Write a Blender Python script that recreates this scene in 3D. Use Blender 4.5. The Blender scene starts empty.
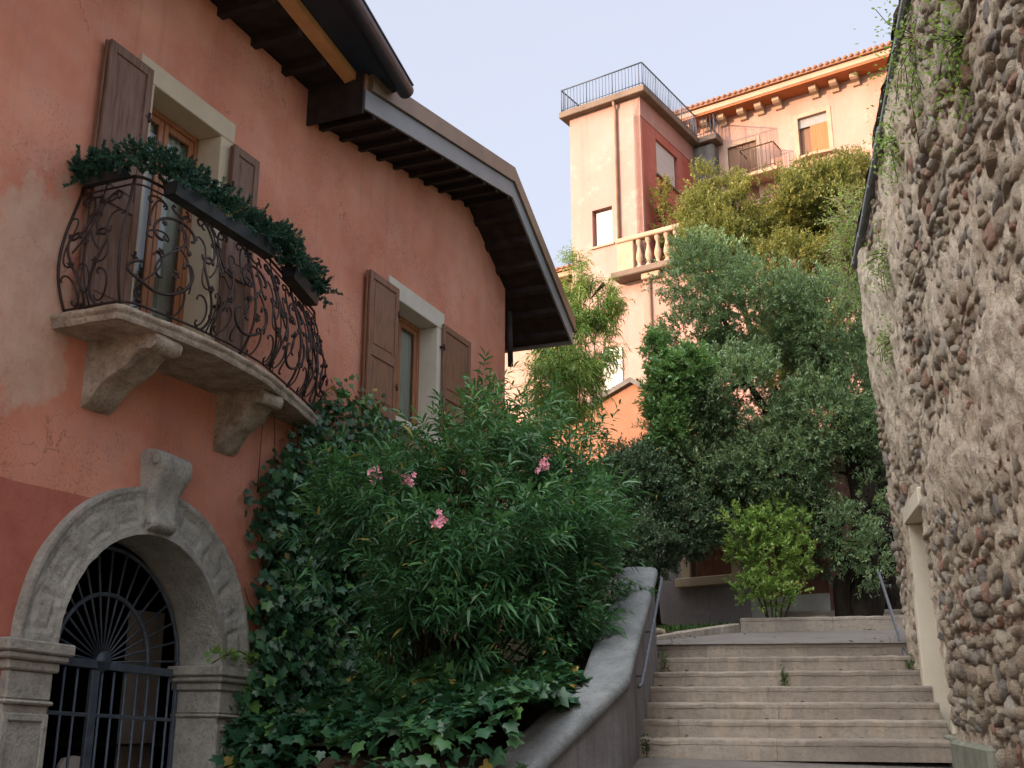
import bpy, math, random
import numpy as np
from mathutils import Vector
from mathutils.geometry import tessellate_polygon

rng = np.random.default_rng(7)
random.seed(7)
R = math.radians
C = bpy.context.scene.collection
sc = bpy.context.scene

# ------------------------------------------------------------------ camera
F = 1090.0; PIT = R(16.4); CAM = np.array([0, 0, 1.6])
cam = bpy.data.cameras.new('camera'); camo = bpy.data.objects.new('camera', cam); C.objects.link(camo)
cam.sensor_width = 36; cam.lens = 36 * F / 1024; cam.clip_end = 2000; cam.clip_start = 0.1
camo.location = CAM; camo.rotation_euler = (R(90) + PIT, 0, 0); sc.camera = camo

def at(x, y, Y):
    """point of the view ray through pixel x, y at depth Y"""
    X = (x - 512) / F; Z = -(y - 384) / F; c, s = math.cos(PIT), math.sin(PIT)
    d = np.array([X, c - Z * s, s + Z * c])
    return CAM + d * (Y / d[1])

# ------------------------------------------------------------------ mesh helpers
class MB:
    def __init__(s): s.v = []; s.f = []; s.m = []; s.n = 0; s.a = []; s.sm = []
    def add(s, verts, faces, mi=0, a=0.0, smooth=False):
        verts = np.asarray(verts, float).reshape(-1, 3)
        s.v.append(verts); b = s.n; s.n += len(verts)
        s.f.extend([tuple(int(i) + b for i in f) for f in faces]); s.m.extend([mi] * len(faces)); s.sm.extend([smooth] * len(faces))
        s.a.append(np.broadcast_to(np.asarray(a, float), (len(verts),)))
        return s
    def box(s, c0, ax, ay, az, mi=0, a=0.0, bev=0.0):
        """box from corner c0 along three edge vectors"""
        c0, ax, ay, az = [np.asarray(q, float) for q in (c0, ax, ay, az)]
        if bev > 0:
            lx, ly, lz = [np.linalg.norm(q) for q in (ax, ay, az)]
            b = min(bev, .45 * min(lx, ly, lz)); ex, ey, ez = ax / lx, ay / ly, az / lz
            V = []; idx = {}
            for i in (0, 1):
                for j in (0, 1):
                    for k in (0, 1):
                        p = c0 + ax * i + ay * j + az * k
                        sx, sy, sz = (1 - 2 * i) * b, (1 - 2 * j) * b, (1 - 2 * k) * b
                        idx[i, j, k, 0] = len(V); V.append(p + ey * sy + ez * sz)
                        idx[i, j, k, 1] = len(V); V.append(p + ex * sx + ez * sz)
                        idx[i, j, k, 2] = len(V); V.append(p + ex * sx + ey * sy)
            Fc = []
            for ax_ in range(3):
                for q in (0, 1):
                    o = [(0, 0), (1, 0), (1, 1), (0, 1)]
                    def key(ab):
                        l = [0, 0, 0]; r_ = [i for i in range(3) if i != ax_]; l[ax_] = q; l[r_[0]] = ab[0]; l[r_[1]] = ab[1]; return tuple(l)
                    Fc.append([idx[key(ab) + (ax_,)] for ab in o])
            for ax_ in range(3):
                r_ = [i for i in range(3) if i != ax_]
                for p in (0, 1):
                    for q in (0, 1):
                        l0 = [0, 0, 0]; l1 = [0, 0, 0]; l1[ax_] = 1
                        for l in (l0, l1): l[r_[0]] = p; l[r_[1]] = q
                        Fc.append([idx[tuple(l0) + (r_[0],)], idx[tuple(l1) + (r_[0],)], idx[tuple(l1) + (r_[1],)], idx[tuple(l0) + (r_[1],)]])
            for i in (0, 1):
                for j in (0, 1):
                    for k in (0, 1): Fc.append([idx[i, j, k, 0], idx[i, j, k, 1], idx[i, j, k, 2]])
            return s.add(V, Fc, mi, a)
        V = [c0, c0 + ax, c0 + ax + ay, c0 + ay]; V += [v + az for v in V]
        return s.add(V, [(0, 3, 2, 1), (4, 5, 6, 7), (0, 1, 5, 4), (1, 2, 6, 5), (2, 3, 7, 6), (3, 0, 4, 7)], mi, a)
    def prism(s, poly, ext, mi=0, a=0.0):
        poly = np.asarray(poly, float); n = len(poly); V = np.concatenate([poly, poly + np.asarray(ext, float)])
        tri = tessellate_polygon([[Vector(p) for p in poly]])
        Fc = [tuple(t) for t in tri] + [tuple(i + n for i in t[::-1]) for t in tri] + [(i, (i + 1) % n, n + (i + 1) % n, n + i) for i in range(n)]
        return s.add(V, Fc, mi, a)
    def tube(s, path, r, seg=6, mi=0, a=0.0, cap=True):
        P = np.asarray(path, float); n = len(P); r = np.broadcast_to(np.asarray(r, float), (n,))
        T = np.gradient(P, axis=0); T /= np.linalg.norm(T, axis=1)[:, None] + 1e-9
        up = np.array([0, 0, 1.0]) if abs(T[0][2]) < .9 else np.array([1.0, 0, 0])
        U = np.cross(T[0], up); U /= np.linalg.norm(U); V = []
        for i in range(n):
            U = U - T[i] * np.dot(U, T[i]); U /= np.linalg.norm(U) + 1e-9; W_ = np.cross(T[i], U)
            for k in range(seg):
                t = 2 * math.pi * k / seg; V.append(P[i] + r[i] * (math.cos(t) * U + math.sin(t) * W_))
        Fc = [(i * seg + k, i * seg + (k + 1) % seg, (i + 1) * seg + (k + 1) % seg, (i + 1) * seg + k) for i in range(n - 1) for k in range(seg)]
        if cap: Fc += [tuple(range(seg))[::-1], tuple((n - 1) * seg + k for k in range(seg))]
        return s.add(V, Fc, mi, a, True)
    def grid(s, P, mi=0, a=0.0, smooth=True, flip=False):
        """P: (n, m, 3) array"""
        n, m = P.shape[:2]; i = np.arange(n - 1)[:, None] * m + np.arange(m - 1)[None]
        q = np.stack([i, i + 1, i + m + 1, i + m], -1).reshape(-1, 4)
        if flip: q = q[:, ::-1]
        return s.add(P.reshape(-1, 3), q.tolist(), mi, np.asarray(a).reshape(-1) if np.ndim(a) else a, smooth)
    def build(s, name, mats, parent=None, smooth=None):
        if not isinstance(mats, (list, tuple)): mats = [mats]
        V = np.concatenate(s.v); A = np.concatenate(s.a)
        if parent is not None: V = V - np.array(parent_world(parent))
        me = bpy.data.meshes.new(name); me.from_pydata(V.tolist(), [], s.f)
        for m in mats: me.materials.append(m)
        me.polygons.foreach_set('material_index', s.m); me.polygons.foreach_set('use_smooth', s.sm)
        at_ = me.attributes.new('rnd', 'FLOAT', 'POINT'); at_.data.foreach_set('value', A.astype(np.float32))
        me.update()
        o = bpy.data.objects.new(name, me); C.objects.link(o)
        if parent is not None: o.parent = parent
        return o

def parent_world(o):
    p = Vector((0, 0, 0))
    while o is not None: p += o.location; o = o.parent
    return p

def fast_mesh(name, V, quads, mat, parent, A, tris=None, smooth=True):
    """big leaf meshes: V (n,3), quads (m,4) numpy arrays"""
    V = V - np.array(parent_world(parent)) if parent is not None else V
    me = bpy.data.meshes.new(name); k = quads.shape[1]
    me.vertices.add(len(V)); me.vertices.foreach_set('co', V.astype(np.float32).ravel())
    me.loops.add(quads.size); me.loops.foreach_set('vertex_index', quads.astype(np.int32).ravel())
    me.polygons.add(len(quads)); me.polygons.foreach_set('loop_start', np.arange(0, quads.size, k, dtype=np.int32))
    me.polygons.foreach_set('use_smooth', np.full(len(quads), smooth))
    me.materials.append(mat)
    a_ = me.attributes.new('rnd', 'FLOAT', 'POINT'); a_.data.foreach_set('value', A.astype(np.float32))
    me.update(calc_edges=True); me.validate()
    o = bpy.data.objects.new(name, me); C.objects.link(o)
    if parent is not None: o.parent = parent
    return o

def thing(name, label, cat, loc, group=None):
    o = bpy.data.objects.new(name, None); C.objects.link(o); o.location = tuple(float(q) for q in loc)
    o.empty_display_size = .1
    tag(o, label, cat, group); return o
def tag(o, label=None, cat=None, group=None, kind=None):
    if label: o['label'] = label
    if cat: o['category'] = cat
    if group: o['group'] = group
    if kind: o['kind'] = kind
    return o

def vnoise(P, seed=0):
    """value noise in 3-D, 0..1"""
    P = np.asarray(P, float); i = np.floor(P).astype(np.int64); f = P - i; f = f * f * (3 - 2 * f); out = 0
    def h(x, y, z):
        n = (x * 374761393 + y * 668265263 + z * 2147483647 + seed * 974711) & 0x7fffffff
        n = ((n ^ (n >> 13)) * 1274126177) & 0x7fffffff
        return ((n ^ (n >> 16)) & 0xffff) / 65535.0
    for dx in (0, 1):
        for dy in (0, 1):
            for dz in (0, 1):
                w = (f[..., 0] if dx else 1 - f[..., 0]) * (f[..., 1] if dy else 1 - f[..., 1]) * (f[..., 2] if dz else 1 - f[..., 2])
                out = out + w * h(i[..., 0] + dx, i[..., 1] + dy, i[..., 2] + dz)
    return out

# ------------------------------------------------------------------ materials
class NT:
    def __init__(s, name):
        s.m = bpy.data.materials.new(name); s.m.use_nodes = True; s.t = s.m.node_tree; s.t.nodes.clear()
        s.out = s.n('ShaderNodeOutputMaterial'); s.p = s.n('ShaderNodeBsdfPrincipled'); s.l(s.p.outputs[0], s.out.inputs[0])
        s.pos = s.n('ShaderNodeNewGeometry').outputs['Position']
    def n(s, t, **k):
        q = s.t.nodes.new(t)
        for a, b in k.items(): setattr(q, a, b)
        return q
    def l(s, a, b): s.t.links.new(a, b)
    def noise(s, scale, detail=4, rough=.55, vec=None, dist=0.0, stretch=None):
        q = s.n('ShaderNodeTexNoise'); q.inputs['Scale'].default_value = scale; q.inputs['Detail'].default_value = detail
        q.inputs['Roughness'].default_value = rough; q.inputs['Distortion'].default_value = dist
        v = vec or s.pos
        if stretch:
            mp = s.n('ShaderNodeMapping'); mp.inputs['Scale'].default_value = stretch; s.l(v, mp.inputs[0]); v = mp.outputs[0]
        s.l(v, q.inputs['Vector']); return q.outputs['Fac']
    def ramp(s, fac, stops):
        q = s.n('ShaderNodeValToRGB'); e = q.color_ramp.elements
        while len(e) < len(stops): e.new(.5)
        for i, (p, c) in enumerate(stops):
            e[i].position = p; e[i].color = (c[0], c[1], c[2], 1) if hasattr(c, '__len__') else (c, c, c, 1)
        s.l(fac, q.inputs[0]); return q.outputs[0]
    def mix(s, fac, a, b, mode='MIX'):
        q = s.n('ShaderNodeMix', data_type='RGBA', blend_type=mode)
        for v, i in ((fac, q.inputs[0]), (a, q.inputs[6]), (b, q.inputs[7])):
            if hasattr(v, 'is_linked') or hasattr(v, 'links'): s.l(v, i)
            elif hasattr(v, '__len__'): i.default_value = (v[0], v[1], v[2], 1)
            else: i.default_value = v
        return q.outputs[2]
    def math(s, op, a, b=0.0, clamp=False):
        q = s.n('ShaderNodeMath', operation=op, use_clamp=clamp)
        for v, i in ((a, q.inputs[0]), (b, q.inputs[1])):
            if hasattr(v, 'links'): s.l(v, i)
            else: i.default_value = v
        return q.outputs[0]
    def dot(s, vec):
        q = s.n('ShaderNodeVectorMath', operation='DOT_PRODUCT'); s.l(s.pos, q.inputs[0]); q.inputs[1].default_value = vec; return q.outputs['Value']
    def attr(s): q = s.n('ShaderNodeAttribute', attribute_name='rnd'); return q.outputs['Fac']
    def bump(s, h, strength=.3, dist=.02):
        q = s.n('ShaderNodeBump'); q.inputs['Strength'].default_value = strength; q.inputs['Distance'].default_value = dist
        s.l(h, q.inputs['Height']); s.l(q.outputs[0], s.p.inputs['Normal']); return s
    def base(s, c, rough=.8, spec=.3, metal=0.0):
        if hasattr(c, 'links'): s.l(c, s.p.inputs['Base Color'])
        else: s.p.inputs['Base Color'].default_value = (*c, 1)
        s.p.inputs['Roughness'].default_value = rough; s.p.inputs['Specular IOR Level'].default_value = spec; s.p.inputs['Metallic'].default_value = metal
        return s

def simple(name, c1, c2, scale=6, rough=.8, spec=.3, bump=.25, bscale=40, bd=.01, stretch=None, metal=0.0, c3=None):
    t = NT(name); f = t.noise(scale, 5, .6, stretch=stretch)
    st = [(.32, c1), (.68, c2)] if c3 is None else [(.3, c1), (.52, c2), (.72, c3)]
    t.base(t.ramp(f, st), rough, spec, metal)
    if bump: t.bump(t.noise(bscale, 4, .6, stretch=stretch), bump, bd)
    return t.m

def leaf_mat(name, dark, mid, light, trans=.3, rough=.45, spec=.35, nscale=1.2):
    t = NT(name)
    f = t.math('ADD', t.math('MULTIPLY', t.attr(), .7), t.math('MULTIPLY', t.math('SUBTRACT', t.noise(nscale, 2), .35), .9))
    col = t.ramp(f, [(.1, dark), (.5, mid), (.95, light)])
    col = t.mix(t.math('GREATER_THAN', t.attr(), .985), col, (.34, .26, .07))
    t.base(col, rough, spec)
    tr = t.n('ShaderNodeBsdfTranslucent'); t.l(t.mix(.5, col, (light[0] * 1.4, light[1] * 1.5, light[2] * .8)), tr.inputs[0])
    mx = t.n('ShaderNodeMixShader'); mx.inputs[0].default_value = trans
    t.l(t.p.outputs[0], mx.inputs[1]); t.l(tr.outputs[0], mx.inputs[2]); t.l(mx.outputs[0], t.out.inputs[0])
    return t.m

# ------------------------------------------------------------------ frames
class Frame:
    """u along a wall, off along its outward normal, z up"""
    def __init__(s, head, p0, flip=1):
        h = R(head); s.u = np.array([math.sin(h), math.cos(h), 0]); s.n = flip * np.array([math.cos(h), -math.sin(h), 0]); s.p0 = np.array([p0[0], p0[1], 0.0])
    def __call__(s, u, z, off=0.0):
        q = s.p0 + s.u * u + s.n * off; return np.array([q[0], q[1], z])
    def arr(s, u, z, off):
        u, z, off = np.broadcast_arrays(np.asarray(u, float), z, off)
        P = s.p0 + u[..., None] * s.u + off[..., None] * s.n; P = P.copy(); P[..., 2] = z; return P
    def box(s, mb, u0, u1, z0, z1, o0, o1, mi=0, bev=0.0, a=0.0):
        return mb.box(s(u0, z0, o0), s.u * (u1 - u0), s.n * (o1 - o0), (0, 0, z1 - z0), mi, a, bev)

HH = 22.6
W = Frame(HH, (-7 * math.cos(R(HH)), 7 * math.sin(R(HH))))        # left house facade
SF = Frame(12.9, (1.11, 10.0))                                     # stairs: u uphill, off to the right
RW = Frame(12.9, (3.78, 10.0), -1)                                 # right stone wall, off towards the street
CORN = np.array([4.52, 34.0])
TA = Frame(-56, CORN, -1)                                          # villa front: u to the left, off towards the viewer
TB = Frame(34, CORN, 1)                                            # tower side: u backwards, off to the right

# materials ---------------------------------------------------------
def house_plaster():
    t = NT('house_plaster')
    u = t.dot((float(W.u[0]), float(W.u[1]), 0)); off0 = float(np.dot(W.p0, W.u))
    u = t.math('SUBTRACT', u, off0); z = t.dot((0, 0, 1))
    n1 = t.noise(.9, 6, .6); n2 = t.noise(3.5, 6, .65); n3 = t.noise(30, 5, .6)
    base = t.ramp(n1, [(.28, (0.484, 0.182, 0.116)), (.5, (0.599, 0.253, 0.167)), (.72, (0.691, 0.342, 0.238))])
    base = t.mix(t.math('MULTIPLY', t.ramp(n2, [(.45, 0), (.75, 1)]), .45), base, (0.546, 0.311, 0.252))
    # worn beige patch left of the balcony
    px = t.math('SUBTRACT', 1.0, t.math('MULTIPLY', t.math('ABSOLUTE', t.math('SUBTRACT', u, 6.3)), .85), True)
    pz = t.math('SUBTRACT', 1.0, t.math('MULTIPLY', t.math('ABSOLUTE', t.math('SUBTRACT', z, 4.9)), .5), True)
    pm = t.math('ADD', t.math('MULTIPLY', px, pz), t.math('MULTIPLY', t.math('SUBTRACT', t.noise(1.5, 9, .68), .5), 1.9))
    base = t.mix(t.ramp(pm, [(.34, 0), (.43, .62), (.62, .85)]), base, t.ramp(n2, [(.3, (.48, .32, .23)), (.7, (.62, .45, .34))]))
    # pale stains under the balcony and at the foot of the plain wall
    st = t.math('MULTIPLY', t.ramp(t.noise(2.2, 6, .7, stretch=(1, 1, .5)), [(.5, 0), (.66, 1)]), t.ramp(z, [(0, 1), (1, 1)]))
    low = t.math('MULTIPLY', t.math('SUBTRACT', 5.4, z), .5, True)
    base = t.mix(t.math('MULTIPLY', t.math('MULTIPLY', st, low), .4), base, (.42, .26, .20))
    # dark specks
    sp = t.ramp(t.noise(34, 4, .75), [(.56, 0), (.66, 1)])
    sp = t.math('MULTIPLY', sp, t.ramp(t.noise(1.1, 4), [(.42, 0), (.6, 1)]))
    base = t.mix(t.math('MULTIPLY', sp, .62), base, (.17, .075, .055))
    vo = t.n('ShaderNodeTexVoronoi', feature='DISTANCE_TO_EDGE'); vo.inputs['Scale'].default_value = .75
    vm = t.n('ShaderNodeVectorMath', operation='ADD'); t.l(t.pos, vm.inputs[0]); dn = t.n('ShaderNodeTexNoise'); dn.inputs['Scale'].default_value = 2.2; dn.inputs['Detail'].default_value = 6; t.l(t.pos, dn.inputs['Vector']); t.l(dn.outputs['Color'], vm.inputs[1]); t.l(vm.outputs[0], vo.inputs['Vector'])
    ck = t.math('MULTIPLY', t.ramp(vo.outputs['Distance'], [(0, 1), (.006, 0)]), t.ramp(t.noise(.8, 3), [(.48, 0), (.6, 1)]))
    base = t.mix(t.math('MULTIPLY', ck, .6), base, (.14, .06, .045))
    dr = t.ramp(t.noise(3.0, 5, .65, stretch=(2.2, 2.2, .12)), [(.54, 0), (.72, 1)])
    base = t.mix(t.math('MULTIPLY', dr, .30), base, (.34, .17, .13))
    # painted dado, dark red
    da = t.math('MULTIPLY', t.math('LESS_THAN', u, 8.1), t.math('LESS_THAN', t.math('ADD', z, t.math('MULTIPLY', t.math('SUBTRACT', n2, .5), .05)), 3.33))
    dc = t.ramp(n2, [(.3, (.36, .115, .082)), (.7, (.45, .165, .12))])
    base = t.mix(da, base, dc)
    t.base(base, .9, .15)
    t.bump(t.math('ADD', t.math('MULTIPLY', n3, .5), t.math('ADD', n2, t.math('MULTIPLY', sp, -.4))), .55, .02)
    return t.m
M = {}
M['plaster'] = house_plaster()
def old_stone(name, c1, c2, c3, dark=.5):
    t = NT(name); n = t.noise(5, 8, .7); n2 = t.noise(28, 6, .7)
    b = t.ramp(n, [(.3, c1), (.5, c2), (.7, c3)])
    b = t.mix(t.math('MULTIPLY', t.ramp(n2, [(.52, 0), (.7, 1)]), dark), b, tuple(q * .45 for q in c1))
    t.base(b, .88, .2); t.bump(t.math('ADD', t.math('MULTIPLY', n, .6), n2), .7, .03); return t.m
M['stone'] = old_stone('carved_stone', (.25, .25, .225), (.37, .365, .325), (.46, .45, .40), .55)
M['slabstone'] = old_stone('slab_stone', (0.204, 0.160, 0.124), (0.379, 0.314, 0.248), (0.553, 0.480, 0.393), .7)
M['lintel'] = simple('lintel_stone', (.50, .43, .31), (.58, .51, .38), 3, .85, .2, .2, 50)
M['lintel_white'] = simple('pale_lintel_stone', (.52, .48, .40), (.60, .56, .48), 3, .85, .2, .2, 50)
M['wood'] = simple('shutter_wood', (0.109, 0.052, 0.032), (0.232, 0.116, 0.070), 5, .55, .35, .35, 30, .006, (6, 6, .6), c3=(0.174, 0.080, 0.048))
M['wood_sky'] = simple('sky_greyed_shutter_wood', (.125, .066, .045), (.22, .135, .10), 5, .6, .3, .35, 30, .006, (6, 6, .6))  # brown shutter wood, its colour greyed to paint in the sky's reflection
M['frame'] = simple('window_frame_wood', (0.252, 0.098, 0.042), (0.378, 0.161, 0.070), 4, .45, .4, .2, 30, .004, (6, 6, .6))
M['iron'] = simple('wrought_iron', (0.019, 0.013, 0.012), (0.046, 0.028, 0.025), 14, .55, .5, .3, 90, .003, metal=.3)
M['gate'] = simple('gate_iron', (0.059, 0.080, 0.110), (0.110, 0.141, 0.179), 8, .5, .5, .2, 80, .003, metal=.2)
M['black_trough'] = simple('planter_metal', (.016, .02, .022), (.034, .042, .045), 6, .5, .4, .2, 60, .004)
M['eavewood'] = simple('eave_wood', (.018, .014, .014), (.042, .032, .03), 5, .7, .2, .3, 30, .006)
M['fascia'] = simple('orange_fascia_wood', (.50, .23, .09), (.62, .32, .15), 3, .6, .3, .25, 40, .006)
M['rakemetal'] = simple('blue_grey_flashing', (.15, .165, .18), (.22, .235, .25), 1.2, .5, .5, .1, 60, .003)
M['flash2'] = simple('brown_flashing', (.15, .095, .06), (.24, .165, .11), 1.2, .5, .5, .1, 60, .003, metal=.15)
M['navy'] = simple('dark_blue_eave_metal', (.010, .018, .036), (.022, .036, .066), 2, .45, .4, .1, 60, .003)
M['gutter'] = simple('gutter_metal', (0.053, 0.068, 0.090), (0.090, 0.112, 0.143), 2, .4, .5, .08, 60, .003, metal=.3)
M['rooftile'] = simple('roof_tiles', (.22, .10, .06), (.36, .19, .12), 8, .85, .2, .4, 30, .02)
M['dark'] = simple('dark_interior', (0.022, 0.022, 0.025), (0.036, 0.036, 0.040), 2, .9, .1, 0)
M['curtain'] = simple('curtain_cloth', (0.609, 0.609, 0.522), (0.797, 0.797, 0.696), 4, .9, .1, .4, 12, .03, (8, 8, .1))
def glassy(name, c):
    t = NT(name); t.base(c, .04, .6); return t.m
M['glass'] = glassy('window_glass', (.12, .13, .12))
M['pale'] = simple('pale_wall', (0.450, 0.465, 0.450), (0.570, 0.585, 0.570), 3, .9, .1, .1)
M['white'] = simple('white_paint', (.66, .64, .60), (.78, .76, .72), 3, .6, .3, .1)

def stair_stone():
    t = NT('stair_stone'); n = t.noise(2.2, 6, .65, stretch=(.6, .6, 1.6)); n2 = t.noise(22, 6, .7); st = t.noise(5, 5, .65, stretch=(1.6, 1.6, .18))
    b = t.ramp(n, [(.3, (0.213, 0.184, 0.152)), (.5, (0.295, 0.258, 0.217)), (.7, (0.369, 0.328, 0.279))])
    b = t.mix(t.math('MULTIPLY', t.ramp(st, [(.5, 0), (.62, 1)]), .45), b, (0.450, 0.369, 0.279))
    b = t.mix(t.math('MULTIPLY', t.ramp(n2, [(.5, 0), (.7, 1)]), .5), b, (0.135, 0.122, 0.112))
    b = t.mix(t.math('MULTIPLY', t.attr(), .45), b, (0.144, 0.127, 0.112)); t.base(b, .85, .25); t.bump(t.math('ADD', n2, n), .5, .02); return t.m
M['stair'] = stair_stone()
def paving():
    t = NT('asphalt'); n = t.noise(1.5, 6, .6); n2 = t.noise(90, 4, .7)
    b = t.ramp(n, [(.3, (.15, .135, .12)), (.7, (.22, .20, .18))]); b = t.mix(.35, b, t.ramp(n2, [(.35, .05), (.7, .2)]))
    b = t.mix(t.math('MULTIPLY', t.ramp(t.noise(3.2, 7, .7), [(.5, 0), (.68, 1)]), .5), b, (.09, .078, .065)); t.base(b, .9, .2); t.bump(n2, .5, .01); return t.m
M['path'] = paving()
def parapet_m(name, ca, cb):
    t = NT(name); n = t.noise(2.5, 6, .65); st = t.noise(3.5, 6, .7, stretch=(2.2, 2.2, .22)); n2 = t.noise(35, 5, .7)
    b = t.ramp(n, [(.3, ca), (.7, cb)]); b = t.mix(t.math('MULTIPLY', t.ramp(st, [(.45, 0), (.7, 1)]), .6), b, tuple(q * .42 for q in ca))
    b = t.mix(t.math('MULTIPLY', t.ramp(n2, [(.55, 0), (.72, 1)]), .35), b, tuple(q * .5 for q in ca))
    t.base(b, .9, .2); t.bump(t.math('ADD', n2, n), .45, .02); return t.m
M['parapet'] = parapet_m('parapet_render', (0.168, 0.161, 0.169), (0.253, 0.251, 0.265))
M['cap'] = old_stone('parapet_coping_stone', (.15, .17, .175), (.205, .225, .235), (.26, .28, .285), .4)
M['rail'] = simple('handrail_steel', (.07, .08, .10), (.13, .145, .17), 10, .45, .5, .1, 60, .002, metal=.4)
M['soil'] = simple('soil', (.03, .022, .015), (.07, .052, .035), 4, .95, .1, .6, 25, .05)
M['hill'] = simple('hillside_earth', (.035, .04, .02), (.09, .08, .045), 1.5, .95, .1, .6, 8, .1)
M['far_ground'] = simple('far_ground', (.06, .07, .035), (.12, .11, .06), .05, .95, .1, .3, 2, .1)

def rubble_m():
    t = NT('rubble_stone'); r = t.attr(); n = t.noise(9, 6, .65); n2 = t.noise(45, 5, .7)
    pal = t.ramp(r, [(0, (.50, .40, .28)), (.12, (.36, .30, .235)), (.24, (.58, .51, .39)), (.38, (.46, .35, .265)), (.52, (.56, .53, .47)), (.64, (.20, .20, .215)), (.72, (.58, .52, .42)), (.79, (.27, .23, .20)), (.84, (.38, .15, .105)), (.94, (.42, .17, .12))])
    pal.node.color_ramp.interpolation = 'CONSTANT'
    b = t.mix(t.math('MULTIPLY', t.ramp(n, [(.4, 0), (.7, 1)]), .55), t.mix(.22, pal, (.72, .62, .47)), (.64, .56, .44))
    b = t.mix(t.math('MULTIPLY', t.ramp(n2, [(.5, 0), (.7, 1)]), .3), b, (.20, .17, .14))
    t.base(b, .95, .12); t.bump(t.math('ADD', t.math('MULTIPLY', n, 1.4), t.math('ADD', n2, t.noise(110, 4, .7))), 1.0, .045); return t.m
M['rubble'] = rubble_m()
def mortar_m():
    t = NT('lime_mortar'); n = t.noise(6, 7, .7); n2 = t.noise(40, 5, .7); n3 = t.noise(1.1, 4)
    b = t.ramp(n, [(.3, (0.389, 0.326, 0.245)), (.5, (0.626, 0.546, 0.430)), (.7, (0.745, 0.672, 0.550))])
    b = t.mix(t.math('MULTIPLY', t.ramp(n2, [(.48, 0), (.68, 1)]), .5), b, (.20, .165, .135))
    b = t.mix(t.math('MULTIPLY', t.ramp(n3, [(.5, 0), (.7, 1)]), .5), b, (.50, .385, .27))
    t.base(b, .95, .15); t.bump(t.math('ADD', n, n2), 1.0, .03); return t.m
M['mortar'] = mortar_m()
M['jamb'] = simple('door_jamb_stone', (.56, .51, .40), (.64, .59, .48), 2, .85, .2, .25, 40, .01)
M['plinth'] = simple('mossy_render', (.16, .18, .14), (.27, .27, .22), 4, .9, .1, .4, 30)

def villa_plaster(name, a, b, c, stain=.4):
    t = NT(name); n = t.noise(.5, 6, .6); st = t.noise(1.4, 6, .65, stretch=(1, 1, .3)); n2 = t.noise(10, 5, .6); st2 = t.noise(1.1, 6, .7, stretch=(3, 3, .1))
    k = t.ramp(n, [(.3, a), (.7, b)]); k = t.mix(t.math('MULTIPLY', t.ramp(st, [(.45, 0), (.7, 1)]), stain), k, c)
    k = t.mix(t.math('MULTIPLY', t.ramp(st2, [(.52, 0), (.72, 1)]), .35), k, tuple(q * .72 for q in c)); k = t.mix(t.math('MULTIPLY', t.ramp(t.noise(1.7, 8, .7), [(.55, 0), (.62, 1)]), .35), k, tuple(min(.75, q * 1.25) for q in b))
    t.base(k, .92, .1); t.bump(n2, .3, .03); return t.m
M['villa'] = villa_plaster('tower_plaster', (0.409, 0.247, 0.213), (0.449, 0.293, 0.266), (0.356, 0.213, 0.184))
M['wing'] = villa_plaster('wing_plaster', (0.422, 0.253, 0.199), (0.462, 0.312, 0.270), (0.370, 0.207, 0.164))
M['redwall'] = villa_plaster('red_plaster', (0.340, 0.098, 0.072), (0.408, 0.136, 0.106), (0.425, 0.221, 0.187))
M['pink'] = villa_plaster('pink_plaster', (0.383, 0.218, 0.185), (0.422, 0.261, 0.224), (0.330, 0.182, 0.158))
M['lowwall'] = villa_plaster('orange_plaster', (0.313, 0.142, 0.087), (0.354, 0.184, 0.116), (0.258, 0.130, 0.087))
M['greywall'] = villa_plaster('grey_render', (0.228, 0.225, 0.237), (0.367, 0.360, 0.370), (0.158, 0.153, 0.162))
M['brickred'] = villa_plaster('faded_red_render', (0.180, 0.075, 0.056), (0.225, 0.109, 0.083), (0.135, 0.068, 0.053))
M['cornice'] = simple('cornice_stone', (0.383, 0.269, 0.191), (0.449, 0.333, 0.251), 2, .85, .2, .2, 20)
M['soffit'] = simple('terracotta_soffit', (0.336, 0.112, 0.048), (0.400, 0.152, 0.068), 2, .85, .2, .2, 20)
M['shut_or'] = simple('orange_shutter_wood', (0.370, 0.115, 0.038), (0.440, 0.158, 0.058), 3, .6, .3, .3, 20, .01, (6, 6, .5))
M['shut_br'] = simple('brown_shutter_wood', (.16, .085, .05), (.22, .12, .075), 3, .6, .3, .3, 20, .01, (6, 6, .5))
M['slabedge'] = simple('slab_edge', (0.145, 0.109, 0.086), (0.211, 0.160, 0.125), 2, .85, .2, .2, 20)
M['villarail'] = simple('painted_railing', (.06, .085, .12), (.10, .13, .17), 3, .5, .4, 0)
M['blind'] = simple('window_blind', (0.440, 0.424, 0.416), (0.504, 0.488, 0.480), 3, .7, .2, .2, 6, .02, (.3, .3, 8))
M['greystone'] = simple('grey_stone', (.10, .095, .09), (.20, .19, .175), 2, .9, .2, .4, 10, .05)
M['copper'] = simple('drainpipe', (.20, .125, .085), (.28, .18, .125), 2, .5, .4, .1, 40, .004)

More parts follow.
